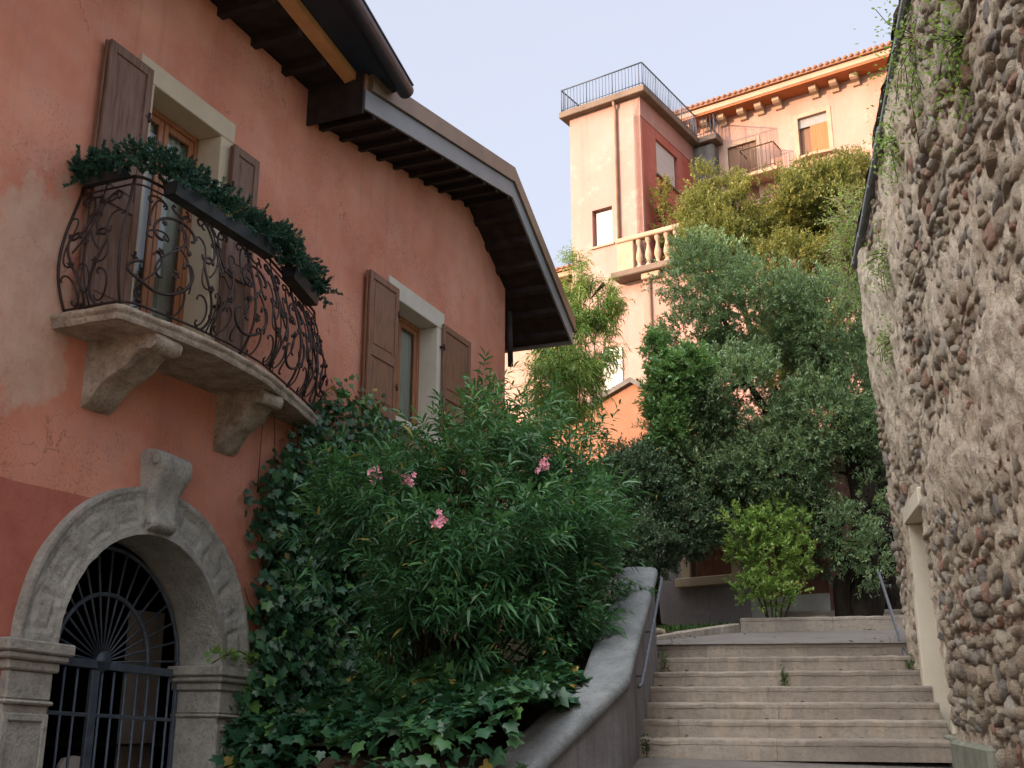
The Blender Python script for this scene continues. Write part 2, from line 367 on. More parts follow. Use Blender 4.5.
def bark(name, a, b):
    t = NT(name); n = t.noise(3, 6, .7, stretch=(4, 4, .7)); t.base(t.ramp(n, [(.3, a), (.7, b)]), .95, .1); t.bump(n, 1.0, .06); return t.m
M['bark'] = bark('olive_bark', (0.012, 0.009, 0.007), (0.041, 0.032, 0.024))
M['stem'] = bark('green_stem', (.035, .04, .018), (.085, .085, .04))
M['dry'] = bark('dry_twigs', (.16, .12, .085), (.30, .235, .175))
M['ole'] = leaf_mat('oleander_leaf', (0.027, 0.084, 0.037), (0.054, 0.160, 0.062), (0.132, 0.293, 0.088), .18, .4, .4)
M['ivy'] = leaf_mat('ivy_leaf', (0.017, 0.065, 0.035), (0.037, 0.114, 0.054), (0.123, 0.273, 0.065), .12, .38, .45)
M['gar'] = leaf_mat('sedum_leaf', (0.017, 0.060, 0.045), (0.032, 0.101, 0.069), (0.068, 0.161, 0.105), .1, .5, .35)
M['olive'] = leaf_mat('olive_leaf', (0.094, 0.158, 0.087), (0.178, 0.277, 0.142), (0.326, 0.426, 0.198), .22, .5, .35, .9)
M['darkolive'] = leaf_mat('holm_oak_leaf', (0.054, 0.099, 0.058), (0.108, 0.176, 0.102), (0.198, 0.291, 0.155), .15, .5, .35, .9)
M['yellow'] = leaf_mat('privet_leaf', (0.088, 0.121, 0.033), (0.187, 0.209, 0.061), (0.363, 0.319, 0.105), .3, .5, .3, .9)
M['bright'] = leaf_mat('bright_leaf', (0.094, 0.206, 0.055), (0.215, 0.359, 0.083), (0.460, 0.552, 0.179), .3, .45, .35, 1.5)
M['bamboo'] = leaf_mat('bamboo_leaf', (0.090, 0.197, 0.051), (0.187, 0.311, 0.080), (0.375, 0.463, 0.152), .3, .5, .3, 1.0)
M['grass'] = leaf_mat('grass_blade', (.03, .085, .02), (.055, .13, .028), (.10, .18, .045), .2, .6, .2, 2)
M['laurel'] = leaf_mat('laurel_leaf', (0.072, 0.160, 0.064), (0.136, 0.272, 0.096), (0.272, 0.416, 0.144), .25, .45, .35, 1.2)
M['petal'] = simple('pink_petal', (.72, .24, .34), (.80, .42, .50), 60, .6, .2, 0)

# ------------------------------------------------------------------ sky and sun
SUN_EL, SAZ = 11.0, None
sv = np.array([-.90, -.44, 0.0]); sv /= np.linalg.norm(sv)       # horizontal direction towards the sun
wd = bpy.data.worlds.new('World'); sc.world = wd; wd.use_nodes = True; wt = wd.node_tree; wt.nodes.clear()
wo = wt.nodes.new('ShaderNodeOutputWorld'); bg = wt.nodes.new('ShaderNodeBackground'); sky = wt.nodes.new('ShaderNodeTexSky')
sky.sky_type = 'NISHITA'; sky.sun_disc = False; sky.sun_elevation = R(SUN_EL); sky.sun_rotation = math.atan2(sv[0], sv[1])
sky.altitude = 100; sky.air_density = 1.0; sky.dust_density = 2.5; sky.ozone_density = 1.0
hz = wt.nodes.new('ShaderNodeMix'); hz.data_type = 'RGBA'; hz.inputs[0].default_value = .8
# thin high haze: pale lavender, plus bright unseen area added high sunward for fill
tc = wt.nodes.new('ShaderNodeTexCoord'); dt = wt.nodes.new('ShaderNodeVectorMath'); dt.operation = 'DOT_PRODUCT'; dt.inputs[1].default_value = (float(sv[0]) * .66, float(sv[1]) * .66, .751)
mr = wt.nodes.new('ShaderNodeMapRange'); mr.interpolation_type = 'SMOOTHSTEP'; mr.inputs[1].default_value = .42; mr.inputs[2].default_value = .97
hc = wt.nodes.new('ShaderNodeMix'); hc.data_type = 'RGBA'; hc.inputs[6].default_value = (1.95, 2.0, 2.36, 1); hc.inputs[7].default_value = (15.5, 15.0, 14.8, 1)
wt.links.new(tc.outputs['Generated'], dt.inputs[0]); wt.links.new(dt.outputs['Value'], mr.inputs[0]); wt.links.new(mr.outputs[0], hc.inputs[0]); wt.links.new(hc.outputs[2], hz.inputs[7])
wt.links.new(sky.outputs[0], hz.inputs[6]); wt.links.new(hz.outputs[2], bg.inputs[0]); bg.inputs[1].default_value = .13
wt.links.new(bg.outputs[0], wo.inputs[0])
sl = bpy.data.lights.new('sun', 'SUN'); so = bpy.data.objects.new('sun', sl); C.objects.link(so)
sl.energy = 2.2; sl.angle = R(.5); sl.color = (1, .62, .37)
sd = Vector((sv[0] * math.cos(R(SUN_EL)), sv[1] * math.cos(R(SUN_EL)), math.sin(R(SUN_EL))))
so.rotation_euler = sd.to_track_quat('Z', 'Y').to_euler(); so.location = (-20, -10, 20)
vs = sc.view_settings; vs.view_transform = 'Standard'; vs.look = 'None'; vs.gamma = 1; vs.exposure = 1.68; vs.use_curve_mapping = False
sc.render.engine = 'CYCLES'; sc.cycles.use_denoising = True; sc.cycles.max_bounces = 8; sc.cycles.diffuse_bounces = 4
sc.cycles.use_adaptive_sampling = True; sc.cycles.adaptive_threshold = .01


# ------------------------------------------------------------------ ground
def ss(a, b, x): t = np.clip((np.asarray(x, float) - a) / (b - a), 0, 1); return t * t * (3 - 2 * t)
mb = MB(); n = 24; th = np.linspace(0, 2 * np.pi, n, endpoint=False)
mb.add([(0, 0, -1.2)] + [(600 * math.cos(t), 600 * math.sin(t), -1.2) for t in th], [(0, 1 + i, 1 + (i + 1) % n) for i in range(n)])
tag(mb.build('ground', M['far_ground']), kind='structure')

gx = np.linspace(-9, 6, 61); gy = np.linspace(-12, 11.2, 80); X, Y = np.meshgrid(gx, gy, indexing='ij')
ramp = np.where(Y > 0, .1165 * Y, .05 * Y); side = ss(-2.6, -.5, X - .1 * np.minimum(Y - 7, 0))
Z = np.minimum(ramp, 1.165) * (.0 + side) - .25 * (1 - side) + .006 * (vnoise(np.stack([X * 3, Y * 3, X * 0], -1)) - .5)
mb = MB(); mb.grid(np.stack([X, Y, Z], -1), flip=True); tag(mb.build('street', M['path']), kind='structure')

def stairline(u):
    return np.where(u < 0, 1.165 + .1165 * u, np.where(u < 2.16, 1.165 + .49 * u, np.minimum(2.22 + .125 * (u - 2.16), 2.62 + 0 * u)))
# hillside behind: rises beyond the landing
gx = np.linspace(-16, 40, 90); gy = np.linspace(11.5, 75, 100); X, Y = np.meshgrid(gx, gy, indexing='ij')
U = (X - 1.11) * SF.u[0] + (Y - 10) * SF.u[1]; V = (X - 1.11) * SF.n[0] + (Y - 10) * SF.n[1]
Z = 1.9 + .36 * (np.clip(U, 0, 2.3)) * .55 + .05 * np.clip(U - 2.3, 0, 4) + .42 * np.clip(U - 7.2, 0, 40) - .1
Z = Z + .35 * (vnoise(np.stack([X * .5, Y * .5, X * 0], -1)) - .5) * ss(7, 10, U)
Z = np.where(V > 2.7, np.maximum(Z, np.minimum(6.4, Z + 4 * ss(2.7, 3.6, V) * (U < 2.9))), Z)
Z = np.where(X < -.2 - .42 * (Y - 17.9), np.minimum(Z, 1.2), Z)
Z = np.where((V > -1.2) & (V < 3.6) & (U < 7.5), np.minimum(Z, 1.7), Z)
Z = np.minimum(Z, 13)
mb = MB(); mb.grid(np.stack([X, Y, Z], -1), flip=True); tag(mb.build('hillside', M['hill']), kind='structure')

# sloping landing above the stairs
mb = MB(); us = np.linspace(2.12, 5.35, 14); vv = np.linspace(-.4, 3.4, 8); Ug, Vg = np.meshgrid(us, vv, indexing='ij')
Zg = 2.222 + .10 * (Ug - 2.16) + .012 * (vnoise(np.stack([Ug * 2, Vg * 2, Ug * 0], -1)) - .5)
mb.grid(SF.arr(Ug, Zg, Vg), flip=True); tag(mb.build('path', M['path']), kind='structure')

# ------------------------------------------------------------------ stairs
def step_mesh(u0, u1, z0, z1, v0, v1, seed, joints):
    """a stone step of a few blocks with worn rounded nosing"""
    mb = MB(); js = [v0] + joints + [v1]
    for a, b in zip(js[:-1], js[1:]):
        a2, b2 = a + .003, b - .003
        vs_ = np.linspace(a2, b2, max(3, int((b2 - a2) / .03)))
        prof = [(u0 + .0, z0), (u0 + .002, z1 - .05), (u0 - .004, z1 - .046), (u0 - .006, z1 - .016), (u0 - .001, z1 - .004), (u0 + .014, z1), (u1, z1 + .006)]
        P = np.zeros((len(vs_), len(prof), 3))
        for j, (pu, pz) in enumerate(prof):
            wob = (vnoise(np.stack([vs_ * 9, vs_ * 0 + j * .3, vs_ * 0 + seed], -1)) - .5)
            P[:, j] = SF.arr(pu + wob * .012, pz + (wob * .012 if j > 0 else 0), vs_)
        bt = random.random(); mb.grid(P, flip=False, a=bt, smooth=False)
        for q in (0, -1): mb.add(P[q], [tuple(range(len(prof)))], 0, bt)
    mb.add([*(SF(u0 + .02, z0, v0), SF(u0 + .02, z0, v1), SF(u0 + .02, z1 - .01, v1), SF(u0 + .02, z1 - .01, v0), SF(u1, z1 - .006, v1), SF(u1, z1 - .006, v0))], [(0, 1, 2, 3), (3, 2, 4, 5)])
    return mb
st = thing('stone_staircase', 'worn straight stone staircase of seven steps between the grey parapet and the rubble wall', 'staircase', SF(1, 1.1, 1.3))
zs = [1.165, 1.29, 1.435, 1.59, 1.755, 1.92, 2.075, 2.222]
zs = [1.165 + (2.222 - 1.165) * i / 7 for i in range(8)]
for i in range(7):
    u0 = .36 * i
    j = [1.2 + .1 * random.uniform(-1, 1)] if i != 6 else [.5, 1.5]
    if i in (1, 4): j = [.32] + j
    step_mesh(u0, u0 + .38, zs[i] - .02, zs[i + 1], -.1, 2.605, i, j).build('step', M['stair'], st)
st2 = thing('upper_steps', 'three shallow stone steps beyond the landing leading up past the olive trunk', 'steps', SF(5.4, 2.6, 1.6))
zt = 2.222 + .10 * 3.15
step_mesh(5.3, 6.6, zt - .1, zt + .185, .8, 4.6, 21, [2.0, 3.3]).build('step', M['stair'], st2)
step_mesh(6.35, 7.5, zt + .1, zt + .35, 1.35, 5.2, 22, [2.6]).build('step', M['stair'], st2)
step_mesh(7.3, 10.0, zt + .2, zt + .52, 2.0, 5.6, 23, [3.4]).build('step', M['stair'], st2)
# kerb running from the parapet foot up to the upper steps
mb = MB(); P0 = SF(2.75, 2.315, -.32); P1 = SF(5.33, zt + .11, .8)
d = P1 - P0; d_ = d / np.linalg.norm(d); nn = np.array([-d_[1], d_[0], 0]); nn /= np.linalg.norm(nn)
for i in range(5): mb.box(P0 + d * (i / 5 + .002) - np.array([0, 0, .14]), d * (.2 - .004), nn * .16, (0, 0, .15), bev=.015)
tag(mb.build('kerb', M['stair']), 'low stone kerb slanting across the landing below the bright shrub', 'kerb')

# ------------------------------------------------------------------ parapet left of the stairs
KU, KZ = -.86, 1.84
pr = thing('parapet_wall', 'low grey rendered stair parapet with thick rounded coping, kinked beside the bottom steps', 'wall', SF(0, 1.1, -.15))
A0 = SF(1.88, 3.02, 0); A1 = SF(KU, KZ, 0); A2 = np.array([.10, 8.0, 1.18]); A3 = A2 + (A2 - A1) * .55
path = [A0, A1, A2, A3]
dl = (A2 - A1)[:2]; dl /= np.linalg.norm(dl); nl = np.array([dl[1], -dl[0]])       # left normal of the lower run (pointing away from the stairs)
if nl[0] > 0: nl = -nl
nu = -SF.n[:2]
mid = (nl + nu); mid /= np.linalg.norm(mid); mid /= np.dot(mid, nu)
nrm = [nu, mid, nl, nl]
# densify
PP, NN = [], []
for a, b, na, nb in zip(path[:-1], path[1:], nrm[:-1], nrm[1:]):
    k = 14
    for i in range(k): PP.append(a + (b - a) * i / k); NN.append(np.array(na) + (np.array(nb) - na) * i / k)
PP.append(path[-1]); NN.append(nrm[-1]); PP = np.array(PP); NN = np.array(NN)
WC = .37
prof = [(.03, -.13), (-.025, -.125), (-.04, -.08), (-.035, -.03), (-.012, -.005), (.03, .006), (.18, .014), (.30, .008), (.355, -.01), (.375, -.05), (.37, -.12), (.32, -.13)]
Pg = np.zeros((len(PP), len(prof), 3))
for i in range(len(PP)):
    for j, (o, dz) in enumerate(prof):
        Pg[i, j, :2] = PP[i][:2] + NN[i] * o; Pg[i, j, 2] = PP[i][2] + dz
Pg += (.02 * (vnoise(Pg * 4, 3) - .5))[..., None] * np.array([1, 1, 1.0])
mb = MB(); mb.grid(Pg, flip=True)
cap_c = Pg[0].mean(0)
# rounded upper end
e = Pg[0]; rings = [e]
for k, (f, dz, du) in enumerate([(.92, -.005, .05), (.75, -.03, .085), (.4, -.06, .10)]):
    rings.append(cap_c + (e - cap_c) * f + np.array([*(SF.u[:2] * du), dz]))
mb.grid(np.array(rings), flip=False); mb.add(rings[-1], [tuple(range(len(prof)))])
mb.build('coping', M['cap'], pr)
mb = MB()
low = np.zeros((len(PP), 2, 3)); top = np.zeros_like(low)
for i in range(len(PP)):
    for j, o in enumerate((0, .36)):
        top[i, j, :2] = PP[i][:2] + NN[i] * o; top[i, j, 2] = PP[i][2] - .125; low[i, j, :2] = top[i, j, :2]; low[i, j, 2] = .2
nz = 12
for j in (0, 1):
    G = np.array([[low[i, j] + (top[i, j] - low[i, j]) * k / (nz - 1) for k in range(nz)] for i in range(len(PP))])
    mb.grid(G, flip=(j == 1))
mb.add([low[0, 0], low[0, 1], top[0, 1], top[0, 0]], [(0, 1, 2, 3)]); mb.add([low[-1, 0], low[-1, 1], top[-1, 1], top[-1, 0]], [(0, 3, 2, 1)])
mb.build('wall_body', M['parapet'], pr)

# handrails
def handrail(label, a, b, wall_dir, n_br):
    o = thing('handrail', label, 'handrail', a, 'metal handrails beside the stairs')
    a, b = np.array(a), np.array(b); d = b - a; mb = MB(); wd_ = np.array(wall_dir)
    P = [a + wd_ * .085, a - d * .012 + wd_ * .02, a] + [a + d * t for t in np.linspace(.05, .95, 8)] + [b, b + d * .012 + wd_ * .02, b + wd_ * .085]
    mb.tube(P[1:-1], .017, 8); mb.build('rail', M['rail'], o)
    for t in np.linspace(.12, .88, n_br):
        m2 = MB(); q = a + d * t; m2.tube([q, q + np.array([0, 0, -.05]), q + np.array([0, 0, -.06]) + wd_ * .09], .009, 6)
        m2.tube([q + np.array([0, 0, -.06]) + wd_ * .085, q + np.array([0, 0, -.06]) + wd_ * .1], .03, 10); m2.build('bracket', M['rail'], o)
lw = np.array([-SF.n[0], -SF.n[1], 0])
handrail('straight dark steel handrail on the grey parapet face', SF(-.36, 1.76, .075), SF(1.93, 2.90, .075), lw, 3)
handrail('short dark steel handrail with a clamp on the rubble wall end above the stairs', RW(1.46, 2.09, .10), RW(3.3, 3.12, .10), -RW.n, 2)

# ------------------------------------------------------------------ planter bed and its front edge
mb = MB(); n = 26
E0 = np.array([-2.75, 11.35]); E1 = np.array([A3[0], A3[1]])
us = np.linspace(0, 1, n)
rows = []
for s in np.linspace(0, 1, n):
    a = E0 + (np.array([-.45, 17.2]) - E0) * s          # along the house wall
    b = np.array(PP[int((1 - s) * (len(PP) - 1))][:2]) + NN[int((1 - s) * (len(PP) - 1))] * .2
    if s > .98: b = SF(2.2, 0, -.2)[:2]
    rows.append([a + (b - a) * t for t in us])
rows = np.array(rows); U = (rows[..., 0] - 1.11) * SF.u[0] + (rows[..., 1] - 10) * SF.u[1]
TT = np.broadcast_to(us, rows.shape[:2]); Zb = .80 + (np.interp(U, [-3.5, -2.2, -.9, 1.9, 6], [.75, 1.0, 1.5, 2.7, 3.0]) - .85) * ss(.0, .95, TT) + .15 * (vnoise(np.stack([rows[..., 0] * 2, rows[..., 1] * 2, U * 0], -1)) - .5)
mb.grid(np.concatenate([rows, Zb[..., None]], -1), flip=True)
tag(mb.build('garden_soil', M['soil']), kind='structure')
ed = MB(); P0 = np.array([E0[0], E0[1], -.3]); P1 = np.array([E1[0], E1[1], -.3]); d = P1 - P0; nn = np.array([d[1], -d[0], 0]) / np.linalg.norm(d)
ed.box(P0, d, nn * .22, (0, 0, 1.12), bev=.02)
tag(ed.build('garden_edge_wall', M['parapet']), 'low rendered retaining wall under the ground ivy beside the arched gate', 'wall')

# ------------------------------------------------------------------ left house
house = thing('terracotta_house', 'terracotta plastered house with a balcony, brown shutters and an arched stone gateway', 'house', W(8, 0, 0))
def zs_(u):  # soffit height of the gable
    return np.where(u < 14.9, 8.6 + .2 * (u - 10.2), 9.54 - .58 * (u - 14.9))
AC, AZ, AR, AO = 8.08, 2.02, 1.085, 1.51
class Shear(Frame):
    '''the old gateway has settled: its courses fall slightly towards the ivy'''
    def __call__(s, u, z, off=0.0): return Frame.__call__(s, u, z + .05 * (AC - u), off)
    def arr(s, u, z, off): return Frame.arr(s, u, np.asarray(z) + .05 * (AC - np.asarray(u)), off)
    def box(s, mb, u0, u1, z0, z1, o0, o1, mi=0, bev=0.0, a=0.0): return mb.box(s(u0, z0, o0), s(u1, z0, o0) - s(u0, z0, o0), s.n * (o1 - o0), (0, 0, z1 - z0), mi, a, bev)
WS = Shear(HH, (-7 * math.cos(R(HH)), 7 * math.sin(R(HH))))
H1 = (7.27, 8.78, 4.80, 7.77); H2 = (12.34, 14.07, 5.2, 7.32)
arc = [(AC - AR * math.cos(t), AZ + AR * math.sin(t) + .05 * AR * math.cos(t)) for t in np.linspace(0, math.pi, 33)]
outer = [(-9, -1.2), (AC - AR, -1.2)] + arc + [(AC + AR, -1.2), (16.5, -1.2), (16.5, float(zs_(16.5))), (14.9, 9.54), (10.35, float(zs_(10.35))), (10.35, 9.0), (-9, 9.0)]
holes = [[(h[0], h[2]), (h[0], h[3]), (h[1], h[3]), (h[1], h[2])] for h in (H1, H2)]
loops = [outer] + holes; allp = [p for l in loops for p in l]
tri = tessellate_polygon([[Vector((p[0], p[1], 0)) for p in l] for l in loops])
mb = MB(); mb.add([W(p[0], p[1], 0) for p in allp], [tuple(t) for t in tri])
D = -9.0
mb.add([W(16.5, -1.2, 0), W(16.5, -1.2, D), W(16.5, 8.6, D), W(16.5, 8.6, 0)], [(0, 1, 2, 3)])
mb.add([W(-9, -1.2, 0), W(-9, -1.2, D), W(-9, 9, D), W(-9, 9, 0)], [(0, 3, 2, 1)])
mb.add([W(-9, -1.2, D), W(16.5, -1.2, D), W(16.5, 8.6, D), W(14.9, 9.5, D), W(10.35, 8.63, D), W(10.35, 9, D), W(-9, 9, D)], [tuple(range(7))])
wall = mb.build('wall', M['plaster'], house)

# --- dark rooms behind the openings
mb = MB()
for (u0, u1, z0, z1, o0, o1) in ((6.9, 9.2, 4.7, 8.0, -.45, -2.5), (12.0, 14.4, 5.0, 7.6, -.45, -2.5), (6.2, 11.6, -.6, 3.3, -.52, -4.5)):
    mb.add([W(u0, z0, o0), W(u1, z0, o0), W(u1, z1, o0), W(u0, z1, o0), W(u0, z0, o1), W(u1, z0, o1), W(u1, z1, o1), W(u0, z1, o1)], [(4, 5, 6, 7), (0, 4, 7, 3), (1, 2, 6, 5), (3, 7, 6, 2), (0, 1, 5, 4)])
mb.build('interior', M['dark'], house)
mb = MB(); W.box(mb, 9.62, 10.15, .1, 2.6, -1.55, -1.50); mb.build('passage_door', M['pale'], house)

# --- stone surrounds
def surround(h, jl, jr, lt, depth, mat, name='window_surround'):
    mb = MB()
    W.box(mb, h[0], h[1], h[3] - lt, h[3], -depth, .03, bev=.008)
    W.box(mb, h[0], h[0] + jl, h[2], h[3] - lt - .002, -depth, .027, bev=.008)
    W.box(mb, h[1] - jr, h[1], h[2], h[3] - lt - .002, -depth, .027, bev=.008)
    return mb.build(name, mat, house)
surround(H1, .22, .22, .24, .42, M['lintel'], 'door_surround')
surround(H2, .25, .22, .27, .42, M['lintel_white'])

def glass_mat():
    t = NT('clear_glass'); g = t.n('ShaderNodeBsdfGlossy'); g.inputs['Roughness'].default_value = .02; tr = t.n('ShaderNodeBsdfTransparent'); tr.inputs[0].default_value = (.82, .86, .85, 1)
    fr = t.n('ShaderNodeFresnel'); fr.inputs[0].default_value = 1.8; mx = t.n('ShaderNodeMixShader')
    t.l(fr.outputs[0], mx.inputs[0]); t.l(tr.outputs[0], mx.inputs[1]); t.l(g.outputs[0], mx.inputs[2]); t.l(mx.outputs[0], t.out.inputs[0]); return t.m
M['clear'] = glass_mat()
def casement(name, u0, u1, z0, z1, off, cur):
    """two-leaf wooden casement: frame mesh with pane and curtain sub-parts"""
    mb = MB(); f = .06; m_ = .5 * (u0 + u1)
    for a, b in ((u0, u0 + f), (u1 - f, u1)): W.box(mb, a, b, z0, z1, off, off + .07, bev=.006)
    W.box(mb, u0 + f, u1 - f, z1 - f, z1, off, off + .07, bev=.006); W.box(mb, u0 + f, u1 - f, z0, z0 + .09, off, off + .07, bev=.006)
    for a, b in ((u0 + f, m_ - .004), (m_ + .004, u1 - f)):
        for c, d in ((a + .003, a + .07), (b - .07, b - .003)): W.box(mb, c, d, z0 + .093, z1 - f - .003, off + .012, off + .055, bev=.006)
        for c, d in ((z0 + .093, z0 + .19), (z1 - f - .075, z1 - f - .003)): W.box(mb, a + .07, b - .07, c, d, off + .012, off + .055, bev=.006)
    o = mb.build(name, M['frame'], house)
    for a, b in ((u0 + f, m_), (m_, u1 - f)):
        m2 = MB(); m2.add([W(a + .06, z0 + .17, off + .033), W(b - .06, z0 + .17, off + .033), W(b - .06, z1 - f - .06, off + .033), W(a + .06, z1 - f - .06, off + .033)], [(0, 1, 2, 3)]); m2.build('pane', M['clear'], o)
    if cur:
        us = np.linspace(u0 + .05, u1 - .05, 60); zz = np.array([z0 + .1, z1 - .1]); Ug, Zg = np.meshgrid(us, zz, indexing='ij')
        m3 = MB(); m3.grid(W.arr(Ug, Zg, off - .03 + .012 * np.sin(Ug * 55) + .006 * np.sin(Ug * 23)))
        m3.build('curtain', M['curtain'], o)
    return o
casement('balcony_door', 7.49, 8.56, 4.86, 7.53, -.34, True)
w2 = casement('window', 12.59, 13.85, 5.36, 7.05, -.34, True)
mb = MB(); W.box(mb, 12.42, 14.02, 5.2, 5.35, -.34, .09, bev=.012); mb.build('sill', M['lintel_white'], w2)

def shutter(u0, u1, z0, z1, o0, mat, hinge_right, split=.42, leaves=2):
    mb = MB(); t = .035
    for k in range(leaves):
        oa = o0 + k * (t + .008); ob = oa + t; st_ = .085; zm = z0 + (z1 - z0) * split
        e = .012 * (leaves - 1 - k) * (-1 if hinge_right else 1)
        a, b = u0 + e, u1 + e
        W.box(mb, a, a + st_, z0, z1, oa, ob, bev=.006); W.box(mb, b - st_, b, z0, z1, oa, ob, bev=.006)
        for c, d in ((z0, z0 + .12), (zm - .06, zm + .06), (z1 - .1, z1)): W.box(mb, a + st_, b - st_, c, d, oa + .001, ob - .001, bev=.005)
        for c, d in ((z0 + .12, zm - .06), (zm + .06, z1 - .1)):
            W.box(mb, a + st_, b - st_, c, d, oa + .006, ob - .018)
            W.box(mb, a + st_ + .05, b - st_ - .05, c + .05, d - .05, oa + .008, ob - .008, bev=.009)
    o = mb.build('shutter', mat, house)
    hu = u1 - .01 if hinge_right else u0 + .01
    for z in (z0 + .25 * (z1 - z0), z0 + .8 * (z1 - z0)):
        m2 = MB(); m2.tube([W(hu, z - .05, o0 + leaves * .043 - .004), W(hu, z + .05, o0 + leaves * .043 - .004)], .014, 8)
        W.box(m2, hu - .05, hu + .05, z - .012, z + .012, o0 - .03, o0 + leaves * .043 - .006)
        m2.build('hinge', M['iron'], o)
    return o
shutter(6.77, 7.36, 4.95, 7.60, .045, M['wood_sky'], True)
shutter(8.68, 9.14, 4.95, 7.47, .045, M['wood_sky'], False)
shutter(11.68, 12.47, 5.24, 7.14, .045, M['wood'], True)
shutter(13.96, 14.94, 5.24, 7.13, .045, M['wood'], False, leaves=1)

# --- stone archway
def arch_ring():
    mb = MB(); nt, nr = 161, 27
    th = np.linspace(0, math.pi, nt); rr = np.linspace(AR - .004, AO, nr); T, Rr = np.meshgrid(th, rr, indexing='ij')
    q = (Rr - AR) / (AO - AR); off = np.full_like(q, .075)
    off += .022 * ss(.86, .90, q) + .012 * (1 - ss(.05, .09, q))
    deg = np.degrees(T) % 180
    pan = np.zeros_like(q)
    for c in range(11, 180, 20):
        if abs(c - 91) < 14: continue
        k = ss(c - 7.6, c - 6.8, deg) * (1 - ss(c + 6.8, c + 7.6, deg)) * ss(.20, .235, q) * (1 - ss(.75, .785, q))
        k2 = ss(c - 5.6, c - 4.6, deg) * (1 - ss(c + 4.6, c + 5.6, deg)) * ss(.29, .34, q) * (1 - ss(.65, .70, q))
        pan += k - .55 * k2
    off -= .017 * pan
    U = AC - Rr * np.cos(T); Zz = AZ + Rr * np.sin(T)
    pn = np.stack([U, Zz, T * 0], -1)
    off += .014 * (vnoise(pn * 9, 1) - .5) + .010 * (vnoise(pn * 26, 2) - .5)
    mb.grid(WS.arr(U, Zz, off), flip=True)
    for r, s_, e_, fl in ((AR - .004, off[:, 0], -.5, False), (AO, off[:, -1], -.05, True)):
        os_ = np.linspace(0, 1, 7); G = np.zeros((nt, 7, 3))
        for j, t in enumerate(os_):
            o = s_ + (e_ - s_) * t; rn = r + (.012 * (vnoise(np.stack([th * 8, th * 0 + t * 5, th * 0], -1), 5) - .5) if 0 < j else 0)
            G[:, j] = WS.arr(AC - rn * np.cos(th), AZ + rn * np.sin(th), o)
        mb.grid(G, flip=fl)
    return mb
ar = arch_ring().build('arch_surround', M['stone'], house)
mb = MB()
prof = [(o, 3.12 + (z - 3.06) * .87) for o, z in [(-.02, 3.90), (.12, 3.925), (.23, 3.91), (.305, 3.86), (.33, 3.78), (.31, 3.69), (.255, 3.61), (.20, 3.51), (.165, 3.40), (.155, 3.30), (.175, 3.22), (.205, 3.17), (.20, 3.11), (.14, 3.075), (.05, 3.06), (-.02, 3.06)]]
def kw(z): return .155 + .085 * np.clip((z - 3.06) / .85, 0, 1)
nU = 9; G = np.zeros((nU, len(prof), 3))
for i, t in enumerate(np.linspace(-1, 1, nU)):
    for j, (o, z) in enumerate(prof):
        G[i, j] = WS(AC - .02 + t * kw(z), z, .04 + .78 * (o - .04) - (.02 if abs(t) == 1 else 0) + (.012 if abs(t) == .75 else 0))
G += (.016 * (vnoise(G * 12, 4) - .5))[..., None] * W.n
mb.grid(G, flip=True)
for i in (0, nU - 1): mb.prism(G[i], W.u * (.004 if i == 0 else -.004))
for z, o, r, in ((3.765, .175, .050), (3.205, .115, .030)):
    for sgn in (-1, 1): mb.tube([WS(AC - .02 + sgn * (kw(z) - .02), z, o), WS(AC - .02 + sgn * (kw(z) + .022), z, o)], [r, r * .8], 14)
mb.build('keystone', M['stone'], ar)
for (a, b) in ((6.53, 6.995), (9.165, 9.63)):
    mb = MB()
    for z0, z1, g, o in ((1.925, 2.02, .12, .17), (1.87, 1.925, .085, .145), (1.79, 1.87, .035, .105), (1.57, 1.79, .0, .075), (1.535, 1.57, .022, .095)):
        WS.box(mb, a - g, b + g, z0, z1 - .001, -.5, o, bev=.014)
    WS.box(mb, a, b, -.9, 1.534, -.5, .055, bev=.01)
    for c, d in ((a, a + .06), (b - .06, b)): WS.box(mb, c, d, .1, 1.47, .054, .075, bev=.008)
    WS.box(mb, a + .06, b - .06, 1.41, 1.47, .054, .075, bev=.008)
    mb.build('pier', M['stone'], ar)

# --- iron gate
GO = -.44; gate = MB()
WS.box(gate, 7.0, 9.16, 1.91, 1.985, GO - .02, GO + .03, bev=.006)
WS.box(gate, 7.0, 7.045, -.5, 1.90, GO - .015, GO + .02, bev=.004); WS.box(gate, 9.115, 9.16, -.5, 1.90, GO - .015, GO + .02, bev=.004)
WS.box(gate, 7.95, 8.05, -.5, 1.90, GO - .02, GO + .025, bev=.006)
for z in (1.49, .75): WS.box(gate, 7.04, 9.12, z, z + .035, GO - .01, GO + .012, bev=.004)
g = gate.build('gate', M['gate'], house)
bars = MB()
for u in np.arange(7.17, 9.08, .155):
    if abs(u - 8.0) > .07: bars.tube([WS(u, -.5, GO), WS(u, 1.9, GO)], .0125, 7)
bars.build('bars', M['gate'], g)
fan = MB()
fan.tube([WS(AC + .60 * math.cos(t), 1.985 + .60 * math.sin(t), GO + .012) for t in np.linspace(0, math.pi, 33)], .022, 8)
fan.tube([WS(AC + (AR - .03) * math.cos(t), 1.96 + (AR - .03) * math.sin(t), GO) for t in np.linspace(0, math.pi, 41)], .02, 8)
for t in np.linspace(.09, math.pi - .09, 17): fan.tube([WS(AC + r * math.cos(t), 1.975 + r * math.sin(t), GO) for r in (.06, .5, AR - .03)], [.008, .011, .013], 6)
fan.tube([WS(AC, 1.98, GO - .02), WS(AC, 1.98, GO + .03)], .09, 16)
fan.build('fanlight', M['gate'], g)
ww = thing('garden_chair', 'small white rounded chair back standing behind the arched iron gate', 'chair', W(8.1, -.6, -.75))
mb = MB(); pb = W(8.0, .45, -.75)
